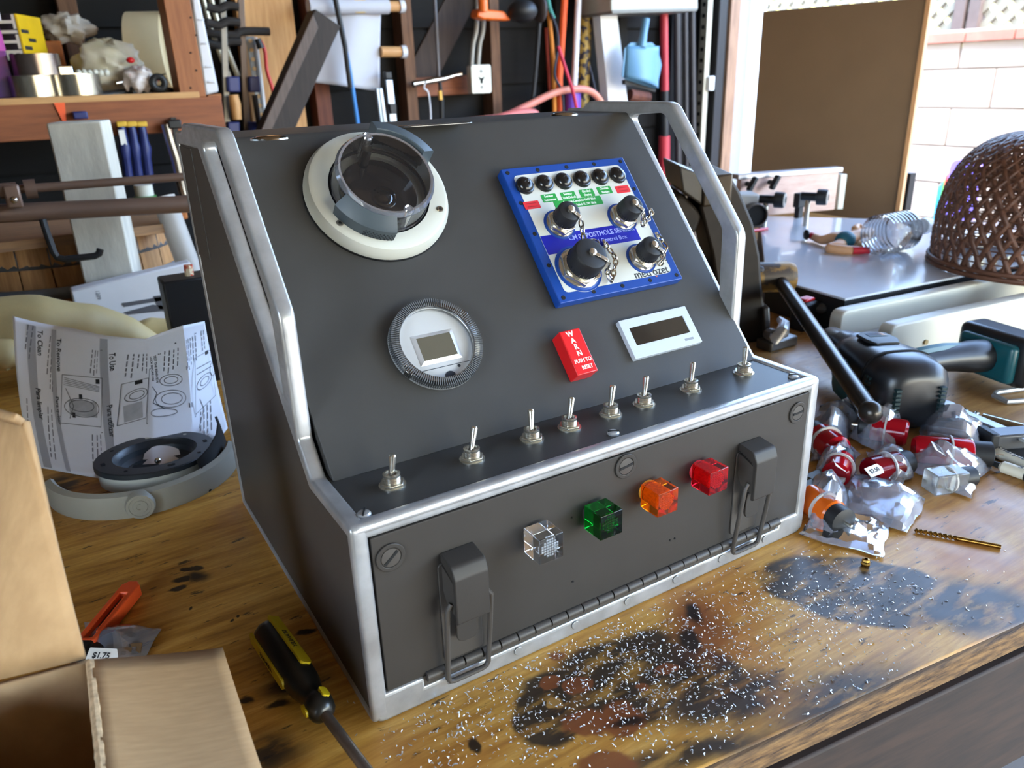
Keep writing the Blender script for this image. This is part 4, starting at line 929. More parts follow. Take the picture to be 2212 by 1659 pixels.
# mounting ring in dark plastic over a white drum
c = at(335, 976, z=.031); s_ = pxm(c); R = 121 / s_
rg = thing('mounting_ring', 'black plastic camera mounting ring on a white drum beside the control box', 'ring', (c.x, c.y, .004))
tilt = T(*c) @ RZ(-20) @ RX(-4)
M_ringb = mat('ring_slate', (40, 45, 50), .38, var=.06)
MB().lathe([(R, -.006), (R, -.001), (R * .985, 0), (R * .70, 0), (R * .69, -.002), (R * .62, -.006), (R * .60, -.012), (R * .52, -.016), (R * .44, -.016), (R * .44, -.020)], 64, tilt).obj('ring', M_ringb, rg)
MB().lathe([(R * .965, -.006), (R * .95, -.022), (R * .80, -.027), (R * .44, -.027)], 64, tilt).obj('drum', M_white, rg)
for a_, sl_ in ((20, 1), (65, 0), (110, 1), (205, 1), (250, 0), (300, 1), (340, 0), (160, 0)):
    plate('ring_slot' if sl_ else 'ring_hole', [rrect(R * .12, R * .07, R * .02) if sl_ else circ(R * .032, 14)], 0, .0004, tilt @ RZ(a_) @ T(R * .85, 0) @ RZ(90), mat('slot_pale', (176, 172, 158), .5, var=0) if a_ in (110, 65) else M_dark, rg)
MB().prism([(R * .42 * math.cos(t), R * .42 * math.sin(t)) for t in [math.radians(170 + k * 10) for k in range(15)]] + [(0, 0)], -.020, -.014, tilt).obj('inner_web', M_dark, rg)
MB().ball((0, R * .06, -.012), .0036, 12, 8, tilt).obj('bolt', M_nick, rg)
# grey curved bracket with round knob
fb = at(296, 1113, z=0); cb_ = Vector((c.x, c.y, 0)) + (Vector((c.x, c.y, 0)) - CL.xy.to_3d()).normalized() * .004 + Vector((-.012, .012, 0)); R2 = (fb - cb_).length
gk = thing('camera_bracket', 'grey curved plastic bracket with a round knob in front of the black ring', 'bracket', cb_)
M_gb = mat('bracket_grey', (156, 153, 140), .5, var=.04)
pr = [(R2, .0015), (R2 + .004, 0.0), (R2 + .006, .006), (R2 + .003, .024), (R2 - .003, .0265), (R2 - .006, .024), (R2 - .004, .002), (R2, .0015)]
fwd = math.degrees(math.atan2(CL.y - cb_.y, CL.x - cb_.x))
Mg = T(*cb_) @ RZ(fwd); g = MB(); g.lathe(pr, 40, Mg, math.radians(-82), math.radians(78))
for q_ in (-82, 78): g.add([(r_ * math.cos(math.radians(q_)), r_ * math.sin(math.radians(q_)), z) for r_, z in pr[:-1]], [tuple(range(7))], Mg)
g.obj('arc_body', M_gb, gk)
Mk2 = Mg @ RZ(-7) @ axes((R2 + .002, 0, .0135), (0, 1, 0), (0, 0, 1))
MB().lathe([(.0135, -.004), (.0140, .006), (.0128, .0085), (.0105, .0085), (.0100, .0078), (.0070, .0078), (.0066, .0084), (.00001, .0084)], 40, Mk2).obj('knob', M_gb, gk)
MB().tube([Mk2 @ Vector((.0030 * math.cos(t) - .0008, .0030 * math.sin(t), .0086)) for t in [math.radians(60 + k * 22) for k in range(11)]], .0005, 5).obj('knob_mark', M_gb, gk)
# black strap
pts = [at(452, 1062, z=.001), at(478, 1030, z=.001), at(492, 1000, z=.001), at(494, 975, z=.001), at(488, 960, z=.001)]
st_ = MB()
vs_ = []; 
for k, p in enumerate(pts): vs_ += [p, p + Vector((-.004, .01, .034))]
st_.add(vs_, [(2 * k, 2 * k + 2, 2 * k + 3, 2 * k + 1) for k in range(4)])
o = st_.obj('black_strap', mat('strap_black', (14, 14, 15), .85, var=.2), None, solid=.003); tag(o, 'black band standing on edge between the grey bracket and the control box', 'strap')

# metal shavings
random.seed(5); sv, sf = [], []
def ok(p): return not (-.003 < p.x < W + .003 and p.y > -.004) and p.y > ex(p.x) + .004
cnt = 0
while cnt < 3000:
    r_ = random.random()
    if r_ < .52: px, py = random.gauss(1400, 190), random.gauss(1430, 85)
    elif r_ < .72: px, py = random.gauss(1750, 160), random.gauss(1300, 60)
    elif r_ < .92: px, py = random.uniform(820, 1950), random.uniform(1180, 1659)
    else: px, py = random.gauss(1010, 110), random.gauss(1560, 60)
    if py > 1700: continue
    p = at(px, py, z=.0)
    if not ok(p): continue
    cnt += 1; big = random.random() < .10
    l = random.uniform(.0005, .0012) * (1.9 if big else 1); w_ = random.uniform(.00016, .0004) * (1.4 if big else 1); t = random.uniform(0, 2 * PI); d = Vector((math.cos(t), math.sin(t), 0)); e_ = Vector((-d.y, d.x, 0)); o0 = len(sv); h = random.uniform(.0003, .0012)
    bend = e_ * random.uniform(-.6, .6) * l
    for q, zz in ((-1, 0.0002), (0, h), (1, random.uniform(.0002, h))):
        c_ = p + d * (l * q) + (bend if q == 0 else Vector()); sv += [c_ - e_ * w_ + Vector((0, 0, zz)), c_ + e_ * w_ + Vector((0, 0, zz + random.uniform(0, .0005)))]
    sf += [(o0, o0 + 1, o0 + 3, o0 + 2), (o0 + 2, o0 + 3, o0 + 5, o0 + 4)]
mb = MB(); mb.v = sv; mb.f = sf
o = mb.obj('metal_shavings', mat('shaving_alu', (226, 228, 230), .3, .6, var=.1), None, smooth=0); tag(o, 'bright metal shavings scattered over the bench before the box', 'shavings', kind='stuff')

# brass drill bit
a = at(1975, 1145, z=.0022); b = at(2162, 1181, z=.0022); d = (b - a); Md, L = MB().frame(a, b)
db = thing('drill_bit', 'thin brass coloured drill bit lying alone on the right of the bench', 'drill bit', (a.x, a.y, 0))
def twist(s, r, L0, turns, M, n=60):
    ring = [(r, 0), (r * .55, r * .55), (0, r * .45), (-r * .6, r * .6), (-r, 0), (-r * .55, -r * .55), (0, -r * .45), (r * .6, -r * .6)]
    vs_ = []; fs_ = []
    for k in range(n + 1):
        t = 2 * PI * turns * k / n; z = L0 * k / n; q = 1 if k > 3 else .3 + .7 * k / 3
        vs_ += [(q * (x * math.cos(t) - y * math.sin(t)), q * (x * math.sin(t) + y * math.cos(t)), z) for x, y in ring]
    for k in range(n): fs_ += [(k * 8 + j, k * 8 + (j + 1) % 8, (k + 1) * 8 + (j + 1) % 8, (k + 1) * 8 + j) for j in range(8)]
    return s.add(vs_, fs_, M)
M_brass = mat('brass', (150, 112, 52), .28, 1.0, var=.2, vs=80)
twist(MB(), .0022, L * .52, 4.5, Md, 90).obj('flutes', M_brass, db); MB().cyl(a + d * .50, b, .0021, n=14).obj('shank', M_brass, db)
# little brass ferrule
p = at(1869, 1222, z=0); o = MB().lathe([(.0020, 0), (.0036, .0008), (.0040, .0026), (.0030, .0040), (.0036, .0052), (.0028, .0066), (.0014, .0070), (.0012, .0040)], 7, T(*p) @ RZ(20)).obj('brass_ferrule', M_brass, None, smooth=20); tag(o, 'tiny crumpled brass ferrule standing on the black stain', 'ferrule')
# ================================================================ RIGHT SIDE OF THE BENCH
CRr = Vector((math.cos(CR[2]), math.sin(CR[2]), 0)); CRf = Vector((-CRr.y, CRr.x, 0)); UP = Vector((0, 0, 1))
# white topped platform with black sides
ZP = .06
pts = [at(1655, 597, z=ZP), at(1826, 645, z=ZP), at(2520, 508, z=ZP), at(2330, 480, z=ZP), at(1935, 474, z=ZP), at(1640, 466, z=ZP)]
pl = thing('white_worktop', 'glossy white work table top with black edges at the right of the bench', 'table top', (pts[0] + pts[2]) / 2 * 1 - Vector((0, 0, ZP)))
MB().prism([(p.x, p.y) for p in pts], .0, ZP - .004).obj('black_body', M_black, pl)
MB().prism([(p.x, p.y) for p in pts], ZP - .004, ZP).obj('white_top', mat('white_laminate', (196, 202, 210), .18, var=.05, vs=9, coat=.4), pl, bevel=.001)
# brown hardboard sheet standing on it
pr_ = at(1932, 478, x=2.12); zt = at(1955, -8, y=pr_.y).z; pl_ = at(1649, 25, z=zt); ZH = FLZ; pr_.z = ZH; pl_ = Vector((pl_.x, pl_.y, ZH)); dd = (pr_ - pl_).normalized(); nn = Vector((dd.y, -dd.x, 0))
hb = thing('hardboard_sheet', 'large brown hardboard sheet standing upright in the doorway', 'board', (pr_ + pl_) / 2)
Mh = axes(pl_, dd, UP); wB = (pr_ - pl_).length
MB().box((wB / 2, (zt - ZH) / 2, -.004), (wB, zt - ZH, .014), Mh).obj('sheet', mat('hardboard', (122, 100, 78), .7, var=.08, vs=5, bump=.03, bs=400), hb, bevel=.001)
MB().box((wB + .006, (zt - ZH) / 2, -.004), (.012, zt - ZH, .022), Mh).obj('edge_strip', wood('edge_pale', (206, 164, 120), (186, 140, 98), 2), hb)
b_ = at(1950, 478, x=2.3); tb_ = at(1948, 372, x=2.3); MB().box((b_.x, b_.y, (tb_.z + ZH) / 2), (.03, .025, tb_.z - ZH)).obj('support_leg', M_black, hb)
# fence with knobs
a = at(1797, 452, z=ZP); b = at(1590, 470, z=ZP); d = (b - a).normalized(); sc = pxm(a); L = (b - a).length
fn = thing('tool_fence', 'pale pinkish fence plank with black clamp knobs on the white table top', 'fence', a)
Mf = axes(a, d, UP); hF = 80 / sc
MB().box((L / 2, hF / 2, 0), (L, hF, .02), Mf).obj('plank', wood('plank_pink', (214, 186, 172), (196, 160, 146), 0, .6, 6), fn, bevel=.002)
MB().box((L / 2, hF + .004, .002), (L + .02, .012, .03), Mf).obj('top_rail', mat('alu', (190, 184, 182), .4, .6), fn, bevel=.002)
MB().box((-.016, hF / 2 - .004, .004), (.018, hF * .92, .03), Mf).obj('end_block', M_white, fn, bevel=.002)
for px, py in ((1580, 385), (1640, 384)):
    p = at(px, py, z=ZP + hF * .92); q = a + d * ((p - a).dot(d)); nrm = Vector((d.y, -d.x, 0)); nrm = nrm if nrm.dot(CL - a) > 0 else -nrm
    c_ = q + nrm * .022 + UP * (hF * .86)
    MB().cyl(q + UP * hF * .86, c_ + nrm * .01, .006, n=10).obj('clamp_bolt', M_black, fn)
    MB().bar(c_ + nrm * .012 - UP * .014 + d * .01, c_ + nrm * .012 + UP * .018 - d * .008, .012, .016, up=nrm).obj('wing_knob', M_black, fn, bevel=.004)
# grey tube camera
p = at(1634, 466, z=ZP + .030); s = pxm(p); vw = (CL - p); vw.z = 0; vw.normalize(); ax = (vw + CRr * .35).normalized()
tc = thing('tube_motor', 'grey tool head with a round black opening beside the fence', 'tool', Vector((p.x, p.y, ZP)))
r = 26 / s
MB().lathe([(r * .9, -.07), (r, -.06), (r, .0), (r * .92, .002), (r * .86, 0), (r * .84, -.04), (.00001, -.04)], 32, Matrix.Translation(p) @ ax.to_track_quat('Z', 'Y').to_matrix().to_4x4()).obj('tube', mat('tool_grey', (112, 108, 104), .4, .3), tc)
MB().disc(r * .86, -.004, 28, Matrix.Translation(p) @ ax.to_track_quat('Z', 'Y').to_matrix().to_4x4()).obj('opening', M_dark, tc)
MB().box((0, 0, 0), (.085, .06, .034), T(*(p - ax * .05 - CRr * .03 + UP * .028)) @ RZ(-32)).obj('housing', mat('housing_pale', (168, 166, 160), .5), tc, bevel=.004)
MB().box((0, 0, 0), (.05, .05, .03), T(p.x - ax.x * .045, p.y - ax.y * .045, ZP + .015) @ RZ(-32)).obj('foot', M_black, tc)
# black knobs on stalks
for i, (px, py, zz, lab) in enumerate(((1684, 432, .062, 'black and silver adjuster knob next to the grey tube'), (1776, 426, .066, 'black and silver adjuster knob at the right end of the fence'))):
    p = at(px, py, z=ZP + zz - .0); k = thing('adjuster_knob', lab, 'knob', Vector((p.x, p.y, ZP)), 'adjuster knobs'); r = 17 / pxm(p); ax = (CRr * .8 - CRf * .5).normalized()
    Mx = Matrix.Translation(p) @ ax.to_track_quat('Z', 'Y').to_matrix().to_4x4()
    MB().lathe([(r * .55, -.045), (r * .55, -.012), (r, -.010), (r, .008), (r * .9, .012)], 24, Mx).obj('knob', M_black, k); MB().lathe([(r * .9, .0121), (r * .45, .0135), (r * .4, .009), (.00001, .009)], 24, Mx).obj('cap', mat('knob_grey', (170, 166, 158), .4, .4), k)
    MB().cyl((p.x - ax.x * .03, p.y - ax.y * .03, ZP), (p.x - ax.x * .03, p.y - ax.y * .03, p.z), .006, n=10).obj('stalk', M_nick, k)
p = at(1724, 470, z=ZP); k = thing('stop_block', 'small black square stop on a post in front of the fence', 'stop', p); s = pxm(p)
MB().box((p.x, p.y, ZP + .016), (.014, .014, .032)).obj('post', M_black, k); MB().box((p.x, p.y, ZP + .042), (24 / s, .018, 30 / s)).obj('block', M_black, k, bevel=.002)
# red pencil
a = at(1602, 502, z=ZP + .004); b = at(1658, 494, z=ZP + .004); o = MB().cyl(a, b, .0045, .0035, n=6).obj('red_pencil', M_red); tag(o, 'red pencil lying on the white table top near the vise', 'pencil')
# little wrestler-like toy figure lying on the table
def skin(name, verts, edges, radii, m, parent, root=0, sub=2):
    me = bpy.data.meshes.new(name); me.from_pydata([tuple(v) for v in verts], edges, []); me.update()
    o = bpy.data.objects.new(name, me); COL.objects.link(o)
    sk = o.modifiers.new('skin', 'SKIN'); sk.use_smooth_shade = True
    for i, r in enumerate(radii): me.skin_vertices[0].data[i].radius = (r, r)
    me.skin_vertices[0].data[root].use_root = True
    sb = o.modifiers.new('sub', 'SUBSURF'); sb.levels = sub; sb.render_levels = sub
    bpy.context.view_layer.update(); em = eval_mesh(o); bpy.data.objects.remove(o); finish(em, 60); em.name = name
    return link(name, em, m, parent)
tz = lambda px, py, z: at(px, py, z=ZP + z)
fg = thing('toy_figure', 'small plastic toy wrestler in teal trunks lying by the water bottle', 'toy', at(1820, 535, z=ZP))
M_skin = mat('toy_skin', (206, 160, 120), .45, var=.05)
V = [tz(1826, 518, .014), tz(1850, 512, .016), tz(1866, 508, .018), tz(1874, 503, .019), tz(1884, 499, .020),
     tz(1800, 512, .018), tz(1776, 520, .010), tz(1757, 511, .010), tz(1744, 507, .012),
     tz(1812, 532, .010), tz(1786, 537, .008), tz(1830, 541, .007), tz(1864, 541, .007),
     tz(1868, 498, .024), tz(1852, 489, .030), tz(1846, 496, .030), tz(1872, 518, .012), tz(1858, 528, .010), tz(1876, 536, .008)]
E_ = [(0, 1), (1, 2), (2, 3), (3, 4), (0, 5), (5, 6), (6, 7), (7, 8), (0, 9), (9, 10), (10, 11), (11, 12), (2, 13), (13, 14), (14, 15), (2, 16), (16, 17), (17, 18)]
skin('body', V, E_, [.014, .016, .017, .008, .013, .013, .0095, .008, .007, .0125, .011, .010, .008, .009, .008, .008, .009, .008, .007], M_skin, fg)
MB().ball((0, 0, 0), (.021, .0165, .0175), 18, 12, T(*tz(1826, 518, .018)) @ RZ(-20)).obj('trunks', mat('toy_teal', (24, 92, 110), .5), fg)
MB().cyl(tz(1776, 518, .010), tz(1752, 509, .011), .0062, .0072, n=14).obj('boot', mat('toy_red', (190, 30, 52), .4), fg); MB().ball((0, 0, 0), (.0060, .010, .011), 14, 10, T(*tz(1742, 507, .013)) @ RZ(-30)).obj('shoe_sole', M_black, fg)
MB().cyl(tz(1842, 541, .008), tz(1878, 541, .008), .0075, .0068, n=14).obj('boot', mat('toy_red', (0, 0, 0)), fg)
# water bottle on its side
a = at(1892, 509, z=ZP + .040); b = at(1992, 489, z=ZP + .040); Mx, L = MB().frame(a, b); r = .038
bo = thing('water_bottle', 'clear empty plastic water bottle lying behind the wicker basket', 'bottle', Vector(((a.x + b.x) / 2, (a.y + b.y) / 2, ZP)))
pf = [(.00001, .006), (.020, .004), (r * .8, .0), (r, .012)]
for k in range(7): z = .018 + k * .017; pf += [(r, z), (r * .93, z + .006), (r, z + .012)]
pf = [(a_, b_ * .62) for a_, b_ in pf] + [(r, .088), (r * .8, .098), (.014, L - .012), (.013, L)]
MB().lathe(pf, 32, Mx).obj('bottle_body', clear('bottle_plastic', (244, 248, 252), refl=.22, haze=.10, rough=.08), bo)
MB().cyl(b, b + (b - a).normalized() * .016, .016, n=20).obj('cap', mat('cap_white', (230, 232, 236), .4), bo)
# brown wicker basket upside down
c = at(2232, 574, z=ZP); s = pxm(c); R = 214 / s
bk = thing('wicker_basket', 'dark brown woven wicker basket turned upside down on the white table top', 'basket', c)
HB = .225
def prof(t):   # t 0 rim .. 1 top
    z = HB * math.sin(t * PI / 2) ** .9 if t > 0 else 0
    r_ = R * (.93 + .08 * math.sin(min(t * 2.6, PI)) ) * math.cos(t * PI / 2 * .98) ** .62
    return r_, z
M_wick = mat('wicker', (96, 62, 46), .5, var=.3, vs=40)
wv = MB(); NS = 46; n = 44
for sg in (1, -1):
    for k in range(NS):
        vs_ = []
        for j in range(n + 1):
            t = j / n; r_, z = prof(t); th = 2 * PI * k / NS + sg * t * 1.15; w_ = .0098 * (.35 + .65 * r_ / R) / max(r_, .01) * .5
            o_ = .0014 * math.sin(j * PI / 1.0 * .5 + k * PI + (0 if sg > 0 else PI / 2))
            for q in (-1, 1): vs_.append((c.x + (r_ + o_) * math.cos(th + q * w_), c.y + (r_ + o_) * math.sin(th + q * w_), ZP + .002 + z))
        wv.add(vs_, [(2 * j, 2 * j + 2, 2 * j + 3, 2 * j + 1) for j in range(n)])
wo_ = wv.obj('weave', M_wick, bk, solid=.0018); wo_['kind'] = 'stuff'
hp = MB()
for j in range(1, 30):
    r_, z = prof(j / 32 * .9); hp.tube([(c.x + r_ * math.cos(2 * PI * k / 48), c.y + r_ * math.sin(2 * PI * k / 48), ZP + .002 + z) for k in range(48)], .0012, 4, closed=True)
o = hp.obj('hoops', M_wick, bk); o['kind'] = 'stuff'
for zz, rr in ((.003, .0045), (.012, .0040)): MB().tube([(c.x + R * .955 * math.cos(2 * PI * k / 56), c.y + R * .955 * math.sin(2 * PI * k / 56), ZP + zz + .002) for k in range(56)], rr, 8, closed=True).obj('rim', M_wick, bk)
# twin white plastic rails
M_hdpe = mat('hdpe', (194, 190, 174), .42, var=.05, vs=12)
hr = .058
for i, (l, r_, lab) in enumerate((((1806, 670), (2212, 587), 'rear of the two long white plastic rails behind the drill'), ((1912, 700), (2212, 637), 'front white plastic rail directly behind the drill'))):
    a = at(*l, z=hr); b = at(*r_, z=hr); b = a + (b - a) * 1.35; d = (b - a).normalized(); L = (b - a).length; Mx = axes(Vector((a.x, a.y, 0)), d, UP)
    rail = plate('plastic_rail', [round_poly([(0, 0), (L, 0), (L, hr), (0, hr)], [.004, .004, .004, .016])], -.011, .011, Mx, M_hdpe, None, bevel=.003); tag(rail, lab, 'rail', 'white plastic rails')
    if i: 
        q = Mx @ Vector((.075, .022, .0112)); tag(MB().cyl(q, q + Vector((d.y, -d.x, 0)) * .0022, .0038, n=12).obj('rail_screw', mat('screw_brass', (150, 130, 90), .4, .7)), 'small brass screw in the front white rail', 'screw')
ra = [at(1806, 670, z=hr), at(2212, 587, z=hr)]; rbb = [at(1912, 700, z=hr), at(2212, 637, z=hr)]
da = (ra[1] - ra[0]).normalized(); na = Vector((da.y, -da.x, 0)); na = na if na.dot(CL - ra[0]) > 0 else -na
db_ = (rbb[1] - rbb[0]).normalized(); nb = Vector((db_.y, -db_.x, 0)); nb = nb if nb.dot(CL - rbb[0]) > 0 else -nb
q4 = [ra[0] + na * .014 + da * .004, ra[0] + na * .014 + da * .30, rbb[0] - nb * .014 + db_ * .24, rbb[0] - nb * .014 + db_ * .004]
o = MB().prism([(q.x, q.y) for q in q4], .0, .020).obj('channel_bar', mat('channel_grey', (150, 146, 142), .4, var=.2)); tag(o, 'grey flat channel bar lying between the two white rails', 'bar')
# ---------------------------------------------------------------- bench vise
O = at(1640, 744, z=0); s = pxm(O); k = 1.0 / s
def vloc(px, py): return ((px - 1640) * k, (744 - py) * k * 1.07)
VR = CRr; VF = CRf
vi = thing('bench_vise', 'heavy brown iron bench vise behind the right handle of the control box', 'vise', O)
M_iron = mat('iron_brown', (50, 41, 33), .6, .1, var=.5, vs=14, c2=(28, 23, 19), bump=.2, bs=60); M_ironp = mat('iron_patch', (62, 51, 40), .5, .3, c2=(124, 94, 46), vs=26, lo=.50, hi=.56)
M_steel = mat('steel_grey', (108, 106, 103), .38, .7, var=.2, vs=20)
Mv = axes(O + VF * .005, VR, UP)
jaw = [vloc(*q) for q in ((1598, 744), (1656, 740), (1654, 690), (1640, 640), (1628, 565), (1608, 500), (1576, 440), (1552, 408), (1498, 412), (1498, 470), (1528, 560), (1546, 640), (1552, 700))]
MB().prism(round_poly(jaw, .006), -.095, .0, Mv).obj('moving_jaw', M_iron, vi, bevel=.004)
jb = [vloc(*q) for q in ((1454, 386), (1560, 404), (1560, 466), (1464, 440))]
MB().prism([vloc(*q) for q in ((1498, 410), (1556, 405), (1556, 460), (1498, 466))], -.13, .012, Mv).obj('jaw_face', mat('jaw_steel', (84, 74, 63), .4, .5, var=.25), vi, bevel=.003)
MB().prism([vloc(*q) for q in ((1448, 388), (1500, 408), (1500, 464), (1458, 436))], -.12, .008, Mv).obj('fixed_jaw', M_steel, vi, bevel=.003)
MB().box((-.12, .085, -.055), (.26, .06, .06), Mv).obj('slide_bar', M_iron, vi, bevel=.006)
MB().prism(round_poly([(-.30, .0), (-.13, .0), (-.125, .13), (-.095, .20), (-.13, .235), (-.19, .19), (-.28, .10)], .012), -.105, -.005, Mv).obj('rear_body', M_iron, vi, bevel=.006)
MB().box((-.22, .012, -.055), (.24, .024, .16), Mv).obj('base', M_iron, vi, bevel=.008)
MB().prism([vloc(*q) for q in ((1640, 668), (1652, 664), (1660, 726), (1648, 730))], -.04, .012, Mv).obj('guide_plate', M_steel, vi, bevel=.002)
x0, zc = vloc(1636, 622); x1, _ = vloc(1724, 620); rs = 33 * k
Mx = Mv @ T(x0, zc, -.045) @ RY(90)
MB().lathe([(rs * .7, -.01), (rs, 0), (rs, (x1 - x0) * .85), (rs * .86, (x1 - x0)), (.00001, x1 - x0)], 32, Mx).obj('screw_head', M_ironp, vi)
h0 = Mv @ Vector((vloc(1690, 640)[0], zc - .004, -.032)); h1 = at(1880, 890, z=.060)
hd = MB(); hd.tube([h0 + (h0 - h1).normalized() * .03, h0, h0.lerp(h1, .5), h1], .0102, 16); hd.ball(tuple(h1), .0125, 16, 10); hd.obj('handle_bar', mat('bar_steel', (58, 54, 50), .3, .7, var=.3, vs=30), vi)
# small clamps and bits behind the vise
sm = thing('small_clamp', 'small silver hooked clamp beside the foot of the vise', 'clamp', at(1680, 735, z=0))
pz = lambda px, py, z: at(px, py, z=z)
MB().tube([pz(1662, 722, .02), pz(1675, 728, .025), pz(1690, 718, .03), pz(1694, 700, .034), pz(1684, 690, .036)], [.010, .011, .010, .008, .005], 10).obj('hook', M_silv, sm)
MB().box(tuple(pz(1678, 738, .008)), (.06, .03, .016)).obj('foot', M_steel, sm, bevel=.003)
rc = thing('red_clamp', 'black clamp with red cap and side knob behind the vise handle', 'clamp', at(1738, 700, z=0))
p = pz(1738, 672, .03); MB().box((p.x, p.y, .024), (.035, .03, .048)).obj('body', M_black, rc, bevel=.004); MB().box((p.x, p.y, .050), (.024, .018, .006)).obj('red_cap', M_red, rc, bevel=.002)
MB().cyl(p + UP * .004, p + CRr * .045 + UP * .004, .0085, n=14).obj('knob', mat('knob_dark', (60, 58, 56), .5), rc)
# ---------------------------------------------------------------- cordless drill
A = at(1796, 738, z=.0455); B = at(1955, 846, z=.0455); dr = thing('cordless_drill', 'teal and black cordless drill lying on its side on the bench', 'drill', Vector(((A.x + B.x) / 2, (A.y + B.y) / 2, 0)))
d = (B - A).normalized(); L = (B - A).length; Md, _ = MB().frame(A, B)
M_teal = mat('drill_teal', (12, 68, 76), .35, var=.08); M_drb = mat('drill_black', (24, 25, 28), .34, var=.2, vs=40); M_drr = mat('drill_rubber', (34, 35, 37), .5, var=.15)
MB().lathe([(.006, -.055), (.006, -.02), (.014, -.016), (.020, -.004), (.0215, .03), (.027, .034), (.029, .05), (.030, .062)], 36, Md).obj('chuck', mat('chuck_black', (40, 40, 42), .28, .5), dr)
MB().lathe([(.030, .060), (.0335, .064), (.0335, .074), (.030, .078)], 36, Md).obj('torque_ring', mat('ring_grey', (92, 94, 98), .4, .3), dr)
RB = .045
mb = MB(); e_ = at(1736, 694, z=.046); Mx, Lb = mb.frame(A - d * .05, e_); mb.lathe([(.0045 + .0012 * (j_ % 2), Lb * j_ / 24) for j_ in range(25)] + [(.00001, Lb)], 14, Mx); mb.obj('bit', M_silv, dr)
sd_ = Vector((0, 0, 1)).cross(d).normalized()
Mb = Matrix.Translation(A) @ Matrix(((sd_.x, d.cross(sd_).x, d.x, 0), (sd_.y, d.cross(sd_).y, d.y, 0), (sd_.z, d.cross(sd_).z, d.z, 0), (0, 0, 0, 1)))
def loft(secs, M, n=28, p=3.2):
    mb = MB(); vs_ = []; fs_ = []
    for z, w_, h_, ox, oy in secs:
        for k_ in range(n):
            t_ = 2 * PI * k_ / n; c_, s_ = math.cos(t_), math.sin(t_); q_ = (abs(c_) ** p + abs(s_) ** p) ** (-1 / p)
            vs_.append((ox + w_ * c_ * q_, oy + h_ * s_ * q_, z))
    m_ = len(secs)
    for j_ in range(m_ - 1): fs_ += [(j_ * n + k_, j_ * n + (k_ + 1) % n, (j_ + 1) * n + (k_ + 1) % n, (j_ + 1) * n + k_) for k_ in range(n)]
    fs_ += [tuple(range(n))[::-1], tuple((m_ - 1) * n + k_ for k_ in range(n))]
    return mb.add(vs_, fs_, M)
# local x = sideways, local y = up (when lying)
Mb = Matrix.Translation(A) @ Matrix(((sd_.x, d.cross(sd_).x, d.x, 0), (sd_.y, d.cross(sd_).y, d.y, 0), (sd_.z, d.cross(sd_).z, d.z, 0), (0, 0, 0, 1)))
us = 1 if (Mb.to_3x3() @ Vector((0, 1, 0))).z > 0 else -1
mbd = loft([(.070, .028, .026, 0, 0), (.078, .036, .034, 0, 0), (.095, .040, .038, 0, 0), (L * .70, .041, .040, 0, 0), (L * .76, .043, .042, 0, 0), (L * .98, .0435, .043, 0, 0), (L * 1.08, .041, .040, 0, 0), (L * 1.13, .033, .032, 0, 0), (L * 1.145, .022, .022, 0, 0)], Mb).obj('motor_body', M_drb, dr, smooth=50)
for sx in (-1, 1): loft([(.094, .0016, .018, sx * .0405, -.006 * us), (.10, .0022, .024, sx * .041, -.006 * us), (L * .68, .0022, .026, sx * .0418, -.006 * us), (L * .73, .0016, .018, sx * .0414, -.006 * us)], Mb, 16, 5).obj('side_panel', M_teal, dr)
loft([(.088, .010, .002, 0, .040 * us), (.096, .019, .003, 0, .0405 * us), (L * .66, .020, .003, 0, .042 * us), (L * .74, .014, .002, 0, .042 * us)], Mb, 20, 4).obj('top_frame', M_drr, dr)
loft([(.100, .012, .0035, 0, .0412 * us), (L * .62, .013, .0035, 0, .0424 * us)], Mb, 16, 5).obj('top_label', mat('label_gloss', (120, 140, 160), .12, .3), dr)
loft([(L * .885, .0446, .0441, 0, 0), (L * .90, .0446, .0441, 0, 0)], Mb).obj('seam_ring', M_dark, dr)
vt = MB()
for q in range(7):
    for sx in (-1, 1):
        for e_ in (0, 1): vt.box((sx * .0432, (-.018 + q * .006) * us, L * (.95 + e_ * .035)), (.003, .0032, .004), Mb)
        vt.box((sx * .026, (-.016 + q * .005) * us, L * 1.115), (.006, .003, .02), Mb)
vt.obj('vent_slots', mat('vent_teal', (14, 40, 42), .6), dr)
G0 = A + d * (L * .66) + UP * -.004; G1 = at(2128, 768, z=.042); hd_ = (G1 - G0).normalized()
n = 14; pts = [G0.lerp(G1, t / n) + UP * (.006 * math.sin(PI * t / n)) for t in range(n + 1)]
MB().tube(pts, [.0215 - .0065 * math.sin(PI * min(1, t / n * 1.15)) for t in range(n + 1)], 18).obj('grip', M_drb, dr)
MB().tube([p + UP * .0145 - d * .002 for p in pts[3:12]], [.004, .006, .007, .007, .007, .007, .006, .005, .003], 8).obj('grip_inlay', M_teal, dr)
bd = (d - hd_ * d.dot(hd_)).normalized(); Mbt = axes(G1 + hd_ * .028, hd_, bd)
MB().box((0, 0, 0), (.045, .105, .066), Mbt).obj('battery', M_drb, dr, bevel=.010, seg=3); MB().box((-.024, 0, .002), (.018, .082, .052), Mbt).obj('foot', M_teal, dr, bevel=.007, seg=3)
MB().box((.004, -.03, .0335), (.03, .05, .002), Mbt).obj('battery_label', mat('label_gloss', (0, 0, 0)), dr, bevel=.0008)
MB().ball(tuple(Mbt @ Vector((-.026, -.030, .006))), (.013, .013, .016), 16, 10).obj('lamp_button', mat('lamp_pale', (150, 146, 136), .4), dr)
